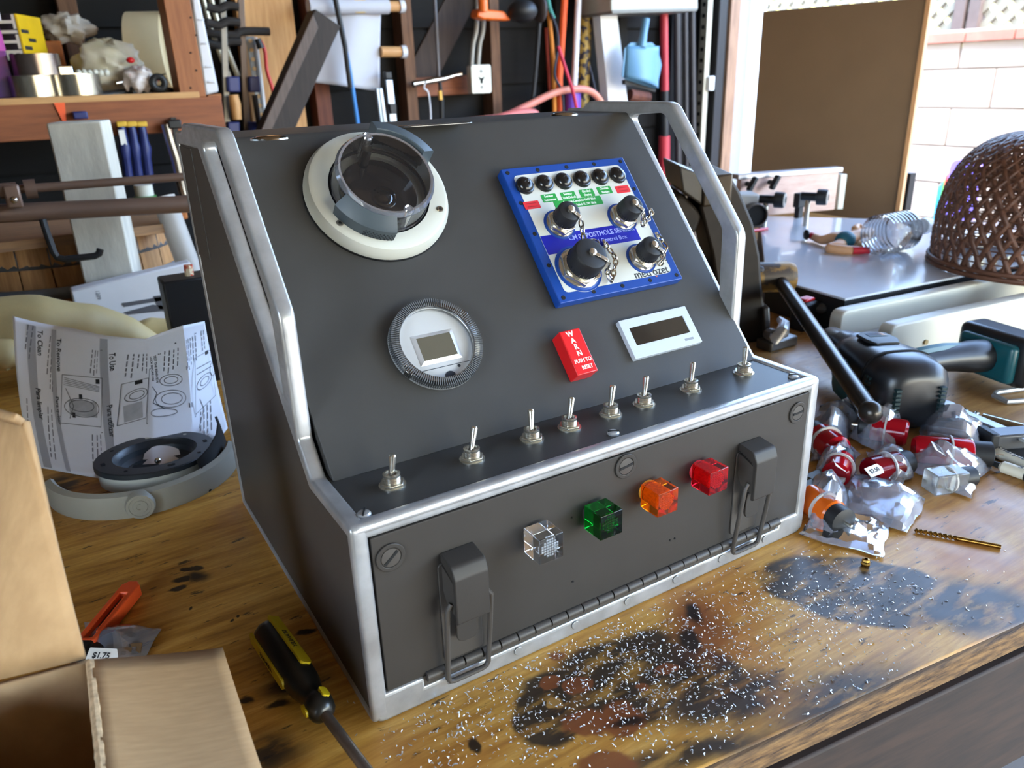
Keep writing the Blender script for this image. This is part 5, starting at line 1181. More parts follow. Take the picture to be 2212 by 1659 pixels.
# ---------------------------------------------------------------- steel tools at the right edge
def rod(name, lab, cat, a, b, r, m, group=None, tw=False, r1=None):
    t = thing(name, lab, cat, Vector((a.x, a.y, 0)), group); Mx, L = MB().frame(a, b)
    if tw: twist(MB(), r, L * .55, 2.6, Mx, 60).obj('flutes', m, t); MB().cyl(a + (b - a) * .54, b, r * .94, n=16).obj('shank', m, t)
    else: MB().cyl(a, b, r, r1, n=16).obj('shaft', m, t)
    return t
M_hss = mat('bit_chrome', (150, 146, 132), .2, .95, var=.3, vs=30)
rod('large_drill_bit', 'thick chrome drill bit lying behind the bagged lamps', 'drill bit', at(2004, 878, z=.012), at(2230, 938, z=.012), .010, M_hss, tw=True)
a = at(1998, 858, z=.02); b = at(2128, 912, z=.02); d2 = (b - a).normalized(); L2 = (b - a).length
sp_ = thing('flat_spanner', 'flat silver open spanner with forked end lying behind the drill bit', 'spanner', Vector((a.x, a.y, 0)))
plate('spanner_body', [round_poly([(0, -.010), (.03, -.013), (.045, -.007), (L2 + .08, -.006), (L2 + .08, .006), (.045, .007), (.03, .013), (0, .010), (.002, .004), (.022, .004), (.022, -.004), (.002, -.004)], .002)], -.002, .002, axes(a, d2, UP.cross(d2)), M_silv, sp_, bevel=.0006)
o = MB().bar(at(2006, 908, z=.006), at(2170, 940, z=.006), .020, .010).obj('steel_bar', M_steel, None, bevel=.001); tag(o, 'flat grey steel bar in front of the thick drill bit', 'bar')
ch_ = thing('steel_channel', 'short square steel channel with black ends at the right edge', 'channel', at(2170, 965, z=0))
a = at(2132, 950, z=.016); b = at(2290, 938, z=.016); MB().bar(a, b, .022, .018).obj('channel', mat('steel_dim', (92, 92, 94), .35, .6), ch_, bevel=.002); MB().bar(a - (b - a).normalized() * .005, a + (b - a).normalized() * .005, .026, .024).obj('end_cap', M_black, ch_, bevel=.002)
o = MB().bar(at(2030, 935, z=.004), at(2290, 1000, z=.004), .05, .008).obj('rubber_pad', M_black, None, bevel=.002); tag(o, 'flat black rubber pad under the steel tools at right', 'pad')
for px, py, qx, qy, r, lab in ((2000, 925, 2130, 945, .004, 'thin dark punch nearest the bagged lamps'), (2010, 938, 2120, 962, .003, 'thin dark punch lying on the black pad')): rod('steel_punch', lab, 'punch', at(px, py, z=.012), at(qx, qy, z=.012), r, mat('punch_dark', (84, 82, 80), .3, .8), 'dark punches')
o = MB().tube([at(2230, 836, z=.004), at(2152, 848, z=.004), at(2147, 854, z=.004), at(2176, 868, z=.004), at(2230, 864, z=.004)], .0035, 8).obj('bent_wire', M_silv); tag(o, 'bent silver wire hook on the bench below the drill battery', 'wire')
# markers
M_mk = mat('marker_body', (206, 198, 176), .45, var=.04)
for px, py, qx, qy, lab in ((2122, 962, 2250, 1022, 'beige marker pen with printed lettering at the right edge'), (2160, 1006, 2270, 1044, 'beige marker pen with a black tip, nearer the bare bench')):
    a = at(px, py, z=.0065); b = at(qx, qy, z=.0065); t = thing('marker_pen', lab, 'marker', Vector((a.x, a.y, 0)), 'marker pens'); d3 = (b - a).normalized(); Mx, L3 = MB().frame(a, b)
    MB().lathe([(.0035, -.0), (.0062, .003), (.0062, L3)], 20, Mx).obj('barrel', M_mk, t); MB().lathe([(.00001, -.008), (.0028, -.008), (.0034, .001)], 16, Mx).obj('tip', M_black, t)
    text('Sharpie', .009, axes(a + d3 * .034 + UP * .0064 - CRf * 0.0, d3, UP.cross(d3)), M_ink, t, sx=1.3)
    MB().lathe([(.0064, L3 * .52), (.0064, L3)], 20, Mx).obj('cap', M_black if py > 1000 else M_mk, t)
# ---------------------------------------------------------------- bagged indicator lamps
def lamp(lab, px, py, z, ang, cc, L=.030, r=.010, cyl=True, nut=True):
    L *= 1.25; r *= 1.25; z *= 1.15; p = at(px, py, z=z); t = thing('panel_lamp', lab, 'lamp', Vector((p.x, p.y, 0)), 'bagged indicator lamps')
    dx = Matrix.Rotation(CR[2] + math.radians(ang), 3, 'Z') @ Vector((1, 0, 0)); Mx = Matrix.Translation(p) @ dx.to_track_quat('Z', 'Y').to_matrix().to_4x4()
    nm = 'lamp_plastic_%d_%d_%d' % cc
    if nm not in MATS:
        m, n = newmat(nm); n.b.inputs['Base Color'].default_value = rgb(cc); n.b.inputs['Roughness'].default_value = .12; n.b.inputs['Transmission Weight'].default_value = .35 if cc != (226, 226, 220) else .9; n.b.inputs['IOR'].default_value = 1.3
    m = MATS[nm]
    if cyl: MB().lathe([(.00001, -L * .55), (r * .8, -L * .55), (r, -L * .48), (r, L * .30), (r * .9, L * .34)], 24, Mx).obj('lens', m, t)
    else: MB().box((0, 0, -L * .1), (r * 1.9, r * 1.9, L * .85), Mx).obj('lens', m, t, bevel=.0015)
    if nut: MB().lathe([(r * 1.16, -.001), (r * 1.16, .0008), (r * 1.0, .001), (r, -.001), (r * 1.16, -.001)], 24, Mx).obj('collar', mat('collar_grey', (186, 182, 176), .5), t)
    MB().lathe([(r * .9, L * .32), (r * .9, L * .62), (r * .5, L * .66), (.00001, L * .66)], 20, Mx).obj('base', M_black, t)
    MB().cyl(Mx @ Vector((0, 0, L * .64)), Mx @ Vector((.001, 0, L * .82)), .0016, n=8).obj('terminal', M_nick, t)
RED = (176, 16, 30); AMB = (240, 110, 30); CLR = (226, 226, 220)
lamp('red panel lamp in the bag against the right corner of the box', 1785, 955, .014, 100, RED, .034, .013)
lamp('red panel lamp in the lower bag beside the box corner', 1812, 1008, .012, 60, RED, .032, .011)
lamp('red panel lamp in the upper middle bag', 1912, 928, .013, 150, RED, .034, .012)
lamp('dark red panel lamp under the $2.50 tag', 1915, 1008, .011, 20, (120, 10, 22), .036, .011)
lamp('long red panel lamp under the $2.25 tag', 2050, 975, .014, -15, RED, .050, .012)
lamp('clear square panel lamp in the rightmost lower bag', 2050, 1035, .010, 12, CLR, .034, .009, False)
lamp('amber panel lamp in the front bag by the box corner', 1779, 1098, .012, -70, AMB, .034, .0115)
lamp('small red lens beside the end of the vise handle', 1896, 902, .008, 0, RED, .02, .008, nut=False)
bg_ = [('clear bag with a red lamp against the right corner of the box', [(1750, 1000), (1822, 985), (1838, 918), (1752, 912)], 1, .022), ('clear bag holding a red lamp in the lower row beside the box', [(1752, 1044), (1838, 1036), (1856, 982), (1770, 972)], 2, .018),
       ('clear bag with a red lamp in the upper middle of the heap', [(1828, 945), (1918, 988), (1972, 912), (1870, 905)], 3, .022), ('clear bag with a $2.50 tag in the middle of the heap', [(1862, 1040), (1948, 1052), (1986, 1012), (1880, 978)], 4, .018),
       ('large clear bag with a $2.25 tag at the right of the heap', [(1990, 990), (2112, 1010), (2140, 932), (1990, 920)], 5, .024), ('clear bag with a clear lamp at the right front of the heap', [(1945, 1008), (2092, 1078), (2142, 1012), (1970, 985)], 6, .018),
       ('clear bag with an amber lamp touching the box corner', [(1742, 1150), (1816, 1166), (1830, 1060), (1752, 1052)], 7, .022), ('empty crumpled clear bag in the middle of the bare bench', [(1815, 1100), (1955, 1152), (2006, 1082), (1832, 1022)], 8, .013),
       ('flat empty clear bag in front of the amber lamp', [(1728, 1160), (1910, 1204), (1926, 1126), (1760, 1100)], 9, .005), ('small clear bag behind the red lamps by the drill', [(1760, 915), (1850, 930), (1858, 898), (1766, 890)], 10, .014)]
for lab, cs, sd0, pf in bg_:
    P_ = [at(*q, z=.001) for q in cs]; t = thing('poly_bag', lab, 'bag', sum(P_, Vector()) / 4 - Vector((0, 0, .001)), 'clear parts bags')
    bag('film', P_, t, M_bag, seed=sd0 * 3.7, puff=pf * 1.7, lift=.012, wrinkle=.006)
    if '2.50' in lab: tagp(1890, 1016, .022, '$2.50', t, 30, .022, .011)
    if '2.25' in lab: tagp(2026, 968, .030, '$2.25', t, 75, .022, .013)
    if 'lower row' in lab: tagp(1812, 1004, .024, '', t, 80, .018, .012)
# small boxes behind the amber bag
for px, py, w_, lab in ((1780, 1040, .05, 'small olive box with a pale dot beside the box corner'), (1768, 1060, .05, 'small olive box nearest the amber lamp')):
    p = at(px, py, z=0); t = thing('olive_box', lab, 'box', p, 'olive parts boxes'); MB().box((p.x, p.y, .006), (w_, .016, .012), None).obj('case', mat('olive', (84, 84, 64), .5), t, bevel=.0015)
    MB().box((p.x + .008, p.y - .0084, .007), (.009, .0006, .004)).obj('pale_spot', mat('spot_pale', (190, 220, 205), .5, var=0), t)
o = MB().bar(at(1788, 1064, z=.010), at(1818, 1030, z=.012), .010, .004).obj('plastic_strip', M_sheet); tag(o, 'thin white plastic strip lying across the olive boxes', 'strip')
# bits of bright plastic
for px, py, c_, lab, nm in ((1985, 885, (20, 170, 50), 'bright green plastic clip beside the drill', 'plastic_clip'), (1994, 902, (40, 120, 170), 'small blue plastic clip below the green one', 'plastic_clip'), (1962, 908, (226, 104, 30), 'orange scrap of foam behind the bags', 'foam_scrap')):
    p = at(px, py, z=0); o = MB().prism(round_poly([(-.009, -.006), (.010, -.008), (.012, .006), (.002, .004), (-.008, .010)], .002), 0, .012 if nm == 'foam_scrap' else .016, T(*p) @ RZ(px)).obj(nm, mat('c_%d' % px, c_, .4), None, bevel=.001); tag(o, lab, 'clip' if 'clip' in nm else 'scrap')
for i in range(3):
    p = at(1782 + i * 20, 880 + (i * 7) % 15, z=0); t = thing('small_bolt', 'small dark bolt on the bench behind the box corner, %s' % ('nearest the box', 'middle one of three', 'nearest the vise handle')[i], 'bolt', p, 'loose bolts by the vise'); a_ = i * 50
    Mx = T(p.x, p.y, .003) @ RZ(a_) @ RY(90); MB().cyl(Mx @ Vector((0, 0, -.008)), Mx @ Vector((0, 0, .006)), .002, n=10).obj('shank', M_steel, t); MB().prism(circ(.0032, 6), .006, .009, Mx).obj('head', M_steel, t)
# ================================================================ LEFT BACKGROUND
def Y(px, py, y): return at(px, py, y=y)
def pr_m(p): return 1.0 / pxm(p)
def boxpx(name, lab, cat, x0, y0, x1, y1, y, dep, m, bevel=.003, group=None, parent=None):
    """upright box whose front face (plane y) covers the pixel rectangle"""
    a = at(x0, y1, y=y); b = at(x1, y0, y=y)
    o = MB().box(((a.x + b.x) / 2, y + dep / 2, (a.z + b.z) / 2), (abs(b.x - a.x), dep, b.z - a.z)).obj(name, m, parent, bevel=bevel)
    if parent is None: tag(o, lab, cat, group)
    return o
YS = 1.75
M_shw = wood('shelf_wood', (150, 86, 46), (116, 62, 32), 0, .65, 7); M_shp = wood('shelf_post', (168, 106, 62), (134, 80, 44), 2, .65, 7)
zt = at(200, 219, y=YS).z; zb_ = at(200, 296, y=YS).z; xe = at(483, 245, y=YS).x
sh_ = thing('wall_shelf', 'orange brown timber shelf with an upright post crowded with tapes and bags', 'shelf', (.1, YS + .2, zb_))
MB().box(((xe - 1.0) / 2, YS + .02, (zt + zb_) / 2), (xe + 1.0, .04, zt - zb_)).obj('front_rail', M_shw, sh_, bevel=.002)
MB().box(((xe - 1.05) / 2, YS + .25, zt + .006), (xe + .95, .50, .014)).obj('shelf_board', wood('shelf_top', (206, 160, 104), (176, 130, 80), 0), sh_, bevel=.001)
a = at(392, 205, y=YS - .0); b = at(448, 205, y=YS)
MB().box(((a.x + b.x) / 2, YS + .06, zt + .45), (b.x - a.x, .09, .9)).obj('post', M_shp, sh_, bevel=.002)
mb = MB()
for k in range(5):
    q = (at(412 + (k % 2) * 12, 190 - k * 38, y=YS + .014)); mb.cyl((q.x, YS + .0135, q.z), (q.x, YS + .016, q.z), .0025, n=8)
mb.obj('nail_heads', M_dark, sh_)
MB().box((at(470, 270, y=YS).x - .02, YS + .33, (zb_ + FLZ) / 2 - 0), (.05, .05, zb_ - FLZ)).obj('rear_leg', M_shp, sh_)
MB().box((-.95, YS + .05, (zb_ + FLZ) / 2), (.06, .06, zb_ - FLZ)).obj('front_leg', M_shp, sh_)
ZS = zt + .014
# boxes and tapes on the shelf
def stuffbox(name, lab, x0, x1, ytop, y, dep, m, bevel=.002, rot=0):
    a = at(x0, 215, y=y); b = at(x1, 215, y=y); h = at((x0 + x1) / 2, ytop, y=y).z - ZS
    t = thing(name, lab, 'box', ((a.x + b.x) / 2, y + dep / 2, ZS)); Mx = T((a.x + b.x) / 2, y + dep / 2, ZS) @ RZ(rot)
    MB().box((0, 0, h / 2), (b.x - a.x, dep, h), Mx).obj('carton', m, t, bevel=bevel); return t, Mx, b.x - a.x, dep, h
t, Mx, w, dp, h = stuffbox('purple_carton', 'purple and pink printed carton at the far left of the shelf', -70, 38, -40, YS + .06, .09, mat('carton_purple', (66, 34, 116), .4, c2=(128, 48, 122), vs=9, lo=.4, hi=.6))
for k, (c_, zz) in enumerate((((230, 220, 235), .78), ((210, 90, 190), .5), ((240, 180, 120), .66))): MB().box((.02, -dp / 2 - .001, h * zz), (.07 - k * .012, .002, .05 - k * .01), Mx).obj('printed_patch', mat('patch%d' % k, c_, .4, var=.3, vs=30), t)
t, Mx, w, dp, h = stuffbox('black_yellow_carton', 'black carton with a yellow side and white lettering on the shelf', 60, 104, 30, YS + .16, .13, mat('carton_black', (38, 32, 28), .45, var=.4), rot=-24)
MB().box((w / 2 + .002, 0, h / 2), (.004, dp, h * .995), Mx).obj('yellow_side', mat('carton_yellow', (232, 190, 20), .45), t)
text('TITE', .05, Mx @ axes((0.0, -dp / 2 - .0012, h * .72), (0, 0, -1), (1, 0, 0)), mat('print_cream', (226, 220, 200), .5, var=0), t, bold=.001)
mb = MB(); random.seed(3)
for k in range(7): mb.box((w / 2 + .0045, -dp * .3 + (k % 2) * .03, h * (.2 + k * .1)), (.0006, dp * .3, .008), Mx)
mb.obj('small_print', M_ink, t)
t, Mx, w, dp, h = stuffbox('orange_carton', 'small orange brown carton under the crumpled bag on the shelf', 112, 160, 88, YS + .32, .10, mat('carton_orange', (178, 96, 30), .5, var=.35, vs=40))
def crumple(name, lab, cat, c, r, m, seed, amp=.35, parent=None, sub=0):
    mb = MB(); mb.ball((0, 0, 0), r, 40, 24)
    for v in mb.v:
        d = v.normalized(); k = 1 + amp * (noise.noise(d * 2.1 + Vector((seed, 0, 0))) + .6 * abs(noise.noise(d * 5.5 + Vector((0, seed, 0)))) + .1 * abs(noise.noise(d * 12 + Vector((0, 0, seed)))))
        v.x *= k; v.y *= k; v.z *= k
    zm = min(v.z for v in mb.v)
    for v in mb.v: v += Vector(c)
    o = mb.obj(name, m, parent, smooth=45)
    if parent is None: tag(o, lab, cat)
    return o
M_film = mat('bag_white', (212, 204, 190), .4, var=.25, vs=14, trans=.15)
p = Y(142, 62, YS + .37); crumple('crumpled_bag', 'crumpled pale plastic bag on top of the orange carton', 'bag', p, (.055, .04, .032), M_film, 1.3, .45)
p = Y(240, 160, YS + .16); s_ = pr_m(p); crumple('shopping_bag', 'crumpled white shopping bag with red print on the shelf', 'bag', (p.x, p.y, ZS + .062), (62 * s_, .06, 52 * s_), mat('bag_white2', (206, 200, 186), .4, c2=(176, 168, 140), vs=10), 4.1, .3)
p = Y(300, 165, YS + .07); crumple('red_print_bag', 'thin clear bag with red lettering between shopping bag and roll', 'bag', (p.x, p.y, ZS + .030), (30 * s_, .035, 26 * s_), mat('bag_red', (204, 196, 194), .35, c2=(190, 50, 60), vs=24, lo=.28, hi=.36), 6.2, .3)
# big cream roll
p = Y(345, 108, YS + .32); s_ = pr_m(p); R = 80 * s_; ax = Vector((.93, -.36, 0)).normalized(); c0_ = Vector((p.x - .02, p.y, ZS + R)); rl = thing('paper_roll', 'large cream paper roll standing on edge behind the shelf post', 'roll', (c0_.x, c0_.y, ZS))
Mx = Matrix.Translation(c0_) @ ax.to_track_quat('Z', 'Y').to_matrix().to_4x4()
MB().lathe([(R * .42, -.045), (R, -.045), (R, .045), (R * .42, .045), (R * .42, -.045)], 56, Mx).obj('paper', mat('roll_cream', (222, 206, 168), .7, var=.06), rl)
MB().lathe([(R * .42, -.046), (R * .38, -.046), (R * .38, .046), (R * .42, .046)], 40, Mx).obj('core', mat('core_brown', (150, 120, 86), .8), rl)
# foil tape rolls
M_foil = mat('foil', (196, 190, 176), .25, .9, var=.2, vs=20); M_tapec = mat('tape_core', (200, 190, 170), .8)
for px, py, zz, lab in ((78, 200, 0, 'silver foil tape roll at the left of the bottom pair on the shelf'), (170, 198, 0, 'silver foil tape roll at the right of the bottom pair on the shelf'), (84, 160, 1, 'dark silver tape roll lying on top of the other two rolls')):
    p = Y(px, py, YS + .055); s_ = pr_m(p); R = 47 * s_; hh = 42 * s_; z0 = ZS + zz * (hh + .001)
    t = thing('tape_roll', lab, 'tape', (p.x, p.y, z0), 'foil tape rolls'); Mx = T(p.x, p.y, z0)
    MB().lathe([(R * .74, 0), (R, 0), (R, hh), (R * .74, hh), (R * .74, 0)], 48, Mx).obj('tape', M_foil if not zz else mat('foil_dark', (150, 136, 130), .25, .85, var=.3, vs=10), t); MB().lathe([(R * .74, 0), (R * .70, 0), (R * .70, hh), (R * .74, hh)], 40, Mx).obj('core', M_tapec, t)
p = Y(146, 164, YS + .0); t = thing('chrome_fitting', 'bright chrome T-shaped fitting on the tape rolls', 'fitting', (p.x, p.y + .03, p.z - .02)); 
MB().box((p.x, p.y + .03, p.z), (.03, .02, .045)).obj('body', M_chrome, t, bevel=.003); MB().box((p.x + .018, p.y + .03, p.z), (.02, .02, .016)).obj('arm', M_chrome, t, bevel=.002)
mb = MB(); 
for k in range(6): q = Y(170 + k * 12, 158 - (k % 2), YS + .06); mb.ball(tuple(q), (.0075, .0075, .0085), 12, 8)
o = mb.obj('bead_spacer', M_white); tag(o, 'row of white plastic bead spacers on top of the tape', 'spacer')
a = Y(128, 222, YS - .004); b = Y(143, 258, YS - .004); o = MB().prism([(-.011, 0), (.011, 0), (.006, -.042), (-.002, -.042)], -.001, .001, axes(a, (1, 0, 0), (0, 0, 1))).obj('orange_ribbon', M_or); tag(o, 'orange plastic ribbon hanging over the shelf edge', 'ribbon')
# dark hand tools heaped at the right of the shelf
for i, (x0, y0, x1, y1, r, m, lab) in enumerate([(215, 208, 300, 196, .010, M_black, 'black handled tool lying flat beside the tape rolls'), (280, 200, 340, 202, .014, M_black, 'thick black tool handle on the shelf'), (250, 180, 330, 165, .005, M_chrome, 'thin shiny driver sticking up in the tool heap'), (320, 190, 372, 196, .009, mat('tool_dark', (34, 32, 34), .5), 'dark tool against the shelf post')]):
    t = thing('hand_tool', lab, 'tool', Y(x0, 212, YS + .06)); a = Y(x0, y0, YS + .06); b = Y(x1, y1, YS + .09); MB().cyl(a, b, r * 1.1, r * .8, n=12).obj('grip', m, t); e_ = b + (b - a).normalized() * .035; MB().cyl(b, e_, r * .35, n=8).obj('shaft', M_steel, t)
p = Y(346, 198, YS + .03); t = thing('black_grommet', 'black rubber grommet ring at the right of the shelf', 'ring', (p.x, p.y, ZS)); MB().tube([(p.x + .014 * math.cos(k / 20 * 2 * PI), p.y, ZS + .022 + .014 * math.sin(k / 20 * 2 * PI)) for k in range(20)], .008, 10, closed=True).obj('ring', M_black, t)
for px, py in ((282, 130), (337, 170)):
    p = Y(px, py, YS + .08); o = MB().ball(tuple(p), (.010, .008, .007), 12, 8).obj('red_bead', M_red); tag(o, 'small red plastic bead %s on the shelf' % ('on the white bag' if px < 300 else 'in the tool heap'), 'bead')
# blue clamps hanging under the rail
M_navy = mat('clamp_blue', (34, 44, 100), .45, var=.08)
for i, px in enumerate((262, 284, 306)):
    t = thing('bar_clamp', 'blue handled clamp hanging under the shelf, %s of the three' % ('leftmost', 'middle', 'rightmost')[i], 'clamp', Y(px, 390, YS - .02), 'blue clamps under the shelf')
    p0_, p1_, p2_ = Y(px, 272, YS - .02), Y(px + 8, 320, YS - .025), Y(px + 18, 396, YS - .02)
    MB().tube([p0_, p0_.lerp(p1_, .7), p1_, p1_.lerp(p2_, .3), p2_], [.009, .010, .014, .010, .011], 10).obj('handle', M_navy, t)
    MB().box(tuple(Y(px, 268, YS - .02)), (.022, .02, .012)).obj('yellow_pad', mat('pad_yellow', (214, 170, 50), .5), t, bevel=.002)
    MB().bar(Y(px, 270, YS - .01), Y(px + 14, 330, YS - .008), .004, .012).obj('bar', M_steel, t)
    if i == 0: MB().box(tuple(Y(px + 3, 297, YS - .034)), (.013, .002, .034)).obj('paper_label', M_tag, t)
boxpx('blue_block', 'small dark blue block hanging left of the three clamps', 'block', 160, 240, 188, 258, YS - .03, .03, M_navy)
t = thing('steel_clamp', 'dark steel clamp with chrome screw hanging behind the left handle of the box', 'clamp', Y(375, 420, YS - .03))
MB().tube([Y(358, 268, YS - .03), Y(366, 300, YS - .03), Y(380, 345, YS - .03), Y(392, 400, YS - .03), Y(398, 420, YS - .03)], [.012, .011, .012, .011, .012], 10).obj('chrome_screw', M_chrome, t); MB().box(tuple(Y(376, 268, YS - .03)), (.03, .03, .02)).obj('jaw', M_black, t, bevel=.003); MB().box(tuple(Y(382, 300, YS - .01)), (.012, .012, .10)).obj('bar', M_black, t)
# weathered white post
YP = 1.06; a = at(114, 300, y=YP); b = at(240, 300, y=YP); ztp = at(180, 263, y=YP).z; wp = b.x - a.x
o = MB().box((0, 0, ztp / 2), (wp * .96, .085, ztp), T((a.x + b.x) / 2 + .004, YP + .045, 0) @ RZ(-15)).obj('weathered_post', mat('weathered_white', (206, 200, 186), .85, var=.3, vs=7, stretch=(3, 3, 1), bump=.3, bs=40), None, bevel=.003); tag(o, 'weathered white timber block standing upright on the bench', 'post')
# brown twin rod guide with hook
YR = .93; M_rod = mat('rod_brown', (116, 92, 78), .42, .35, var=.12)
gd = thing('rod_guide', 'brown painted twin rod guide reaching in from the left', 'guide', (at(-100, 500, y=YR).x, YR, 0))
a, b = Y(-200, 427, YR), Y(408, 381, YR); MB().cyl(a, b, 8.5 * pr_m(b), n=16).obj('thin_rod', M_rod, gd)
a2, b2 = Y(-200, 472, YR), Y(418, 440, YR); MB().cyl(a2, b2, 18 * pr_m(b2), n=24).obj('thick_rod', M_rod, gd)
for px, py, w_, r_ in ((18, 411, 34, 16), (66, 408, 22, 20)): c_ = Y(px, py, YR); s_ = pr_m(c_); MB().cyl(c_ - Vector((w_ * s_ / 2, 0, 0)), c_ + Vector((w_ * s_ / 2, 0, 0)), r_ * s_, n=18).obj('collar', M_rod, gd)
MB().box(tuple(Y(28, 424, YR - .02)), (.02, .012, .032)).obj('lock_tab', M_rod, gd, bevel=.003); MB().ball(tuple(Y(30, 432, YR - .028)), .005, 10, 8).obj('lock_screw', M_chrome, gd)
c_ = (a + a2) / 2; MB().box((c_.x - .01, YR, (c_.z + .04) / 2), (.03, .06, c_.z + .04)).obj('stand', M_rod, gd, bevel=.004)
MB().tube([Y(92, 474, YR - .01), Y(100, 500, YR - .012), Y(116, 545, YR - .015), Y(124, 556, YR - .015), Y(140, 560, YR - .018), Y(205, 553, YR - .02), Y(214, 548, YR - .02), Y(217, 538, YR - .02)], .0052, 10).obj('hook_wire', M_black, gd)
# half barrel with board on top
c_ = at(150, 640, z=0); cy_ = 1.36; c_ = Vector((at(140, 560, y=cy_).x, cy_, 0)); RBk = .215
brl = thing('half_barrel', 'wooden half barrel with grey steel hoops behind the white post', 'barrel', c_)
sv0 = None
for k in range(26):
    a_ = 360 / 26 * k; 
    MB().lathe([(RBk * .93, .0), (RBk * .985, .08), (RBk * .97, .155), (RBk * .88, .155), (RBk * .88, .0), (RBk * .93, 0)], 3, T(*c_) @ RZ(a_), 0, math.radians(13.2)).obj('stave', wood('stave_wood', (196, 150, 98), (150, 104, 62), 2), brl)
for z0, z1 in ((.006, .036), (.062, .084), (.118, .152)): MB().lathe([(RBk * (.945 + .04 * math.sin(z0 / .155 * PI)), z0), (RBk * (.945 + .04 * math.sin(z1 / .155 * PI)) + .002, z1)], 64, T(*c_)).obj('hoop', mat('hoop_grey', (128, 136, 146), .4, .5, var=.3, vs=20), brl, solid=.003)
o = MB().prism([(-.75, 1.12), (at(372, 500, y=1.14).x, 1.14), (at(372, 480, y=1.5).x + .02, 1.55), (-.75, 1.58)], .157, .173).obj('lid_board', wood('lid_wood', (176, 130, 84), (120, 92, 70), 0)); tag(o, 'flat wooden board lying across the half barrel', 'board')
p = Y(372, 470, 1.25); o = MB().bar(Y(362, 440, 1.08), Y(424, 600, 1.04), .05, .05).obj('grey_tube', mat('tube_grey', (172, 166, 158), .5, var=.1)); bpy.data.objects.remove(o)
o = MB().cyl(Y(352, 425, 1.16), Y(432, 640, 1.12), 25 * pr_m(Y(380, 500, 1.1)), n=24).obj('grey_pipe', mat('tube_grey', (172, 166, 158), .5, var=.1)); tag(o, 'pale grey plastic pipe leaning behind the control box', 'pipe')
boxpx('orange_offcut', 'orange timber offcut resting on the board by the grey pipe', 'offcut', 328, 446, 402, 482, 1.3, .08, wood('offcut', (196, 124, 64), (160, 92, 42), 0))
p = Y(311, 412, 1.42); t = thing('spray_can', 'green and white can standing on the board behind the rods', 'can', (p.x, p.y, .173)); MB().cyl((p.x, p.y, .173), (p.x, p.y, p.z - .01), .022, n=20).obj('can', mat('can_green', (60, 120, 60), .4), t); MB().cyl((p.x, p.y, p.z - .01), (p.x, p.y, p.z + .012), .018, n=20).obj('lid', M_white, t)
# white carton with scissors print
a, b = at(172, 752, z=.0), at(428, 745, z=.0); YC = 1.02
p00, p10, p11, p01 = Y(178, 735, YC), Y(424, 735, YC), Y(412, 566, YC), Y(152, 628, YC)
ct_ = thing('scissors_carton', 'white carton printed with dark scissors blades behind the tan leather', 'box', ((p00.x + p10.x) / 2, YC, 0))
MB().prism([(p00.x, 0), (p10.x, 0), (p11.x, p11.z), (p01.x, p01.z)], -.03, 0, axes((0, YC, 0), (1, 0, 0), (0, 0, 1))).obj('carton', mat('carton_white', (206, 204, 206), .6, var=.06), ct_, bevel=.003)
M_pd = mat('print_dgrey', (84, 82, 86), .6, var=.1)
def flat(pts, name, m, parent, y): 
    q = [Y(*p_, y) for p_ in pts]; return MB().prism([(v.x, v.z) for v in q], 0, .0006, axes((0, y, 0), (1, 0, 0), (0, 0, 1))).obj(name, m, parent)
flat([(262, 655), (355, 640), (358, 648), (268, 663)], 'blade_print', M_pd, ct_, YC - .0004); flat([(266, 675), (330, 658), (366, 662), (366, 670), (275, 680)], 'blade_print', M_pd, ct_, YC - .0004); flat([(330, 640), (362, 636), (370, 668), (344, 668)], 'handle_print', M_pd, ct_, YC - .0004)
text('X-ACTO', .018, axes(Y(392, 650, YC - .001), (.93, 0, .2), (-.2, 0, .93)), M_pd, ct_, bold=.0006); flat([(374, 640), (404, 633), (404, 634.5), (374, 642)], 'rule_print', M_pd, ct_, YC - .0004); flat([(376, 668), (406, 660), (406, 661.5), (376, 670)], 'rule_print', M_pd, ct_, YC - .0004)
text('1209', .008, axes(Y(212, 637, YC - .001), (0, 0, -1), (1, 0, 0)), M_pd, ct_)
boxpx('black_tin', 'black tin standing against the left side of the control box', 'tin', 398, 596, 452, 846, .74, .05, M_black); p = Y(408, 590, .75)
o = MB().cyl(Y(410, 600, .762), Y(406, 572, .762), .006, n=8).obj('striped_stick', mat('stick_red', (200, 80, 50), .5, c2=(226, 206, 170), vs=120, lo=.48, hi=.52)); tag(o, 'red striped stick poking out of the black tin', 'stick')
# folded tan leather
M_lea = mat('leather_tan', (184, 162, 112), .6, var=.18, vs=8, bump=.25, bs=60)
lt = thing('leather_apron', 'folded tan leather apron behind the instruction sheet', 'apron', at(150, 770, z=0))
def fold(pts, rs, name, seed, flatk=.62):
    mb = MB(); P_ = [Vector(p_) for p_ in pts]; fine = []; fr = []
    for k in range(len(P_) - 1):
        for j in range(8): t_ = j / 8; fine.append(P_[k].lerp(P_[k + 1], t_)); fr.append(lerp(rs[k], rs[k + 1], t_))
    mb.tube(fine, fr, 20)
    for v in mb.v: v += Vector((0, .012 * noise.noise(v * 14 + Vector((seed, 0, 0))), .014 * noise.noise(v * 10 + Vector((0, seed, 0)))))
    return mb.obj(name, M_lea, lt, smooth=60)
yl = .90
fold([Y(-50, 740, yl), Y(-10, 722, yl), Y(90, 712, yl), Y(190, 718, yl), Y(280, 733, yl), Y(345, 748, yl)], [.03, .052, .052, .044, .030, .012], 'main_fold', 1.0)
fold([Y(268, 718, yl + .05), Y(320, 722, yl + .04), Y(380, 735, yl + .03), Y(415, 752, yl + .02)], [.016, .028, .028, .012], 'back_fold', 5.0)
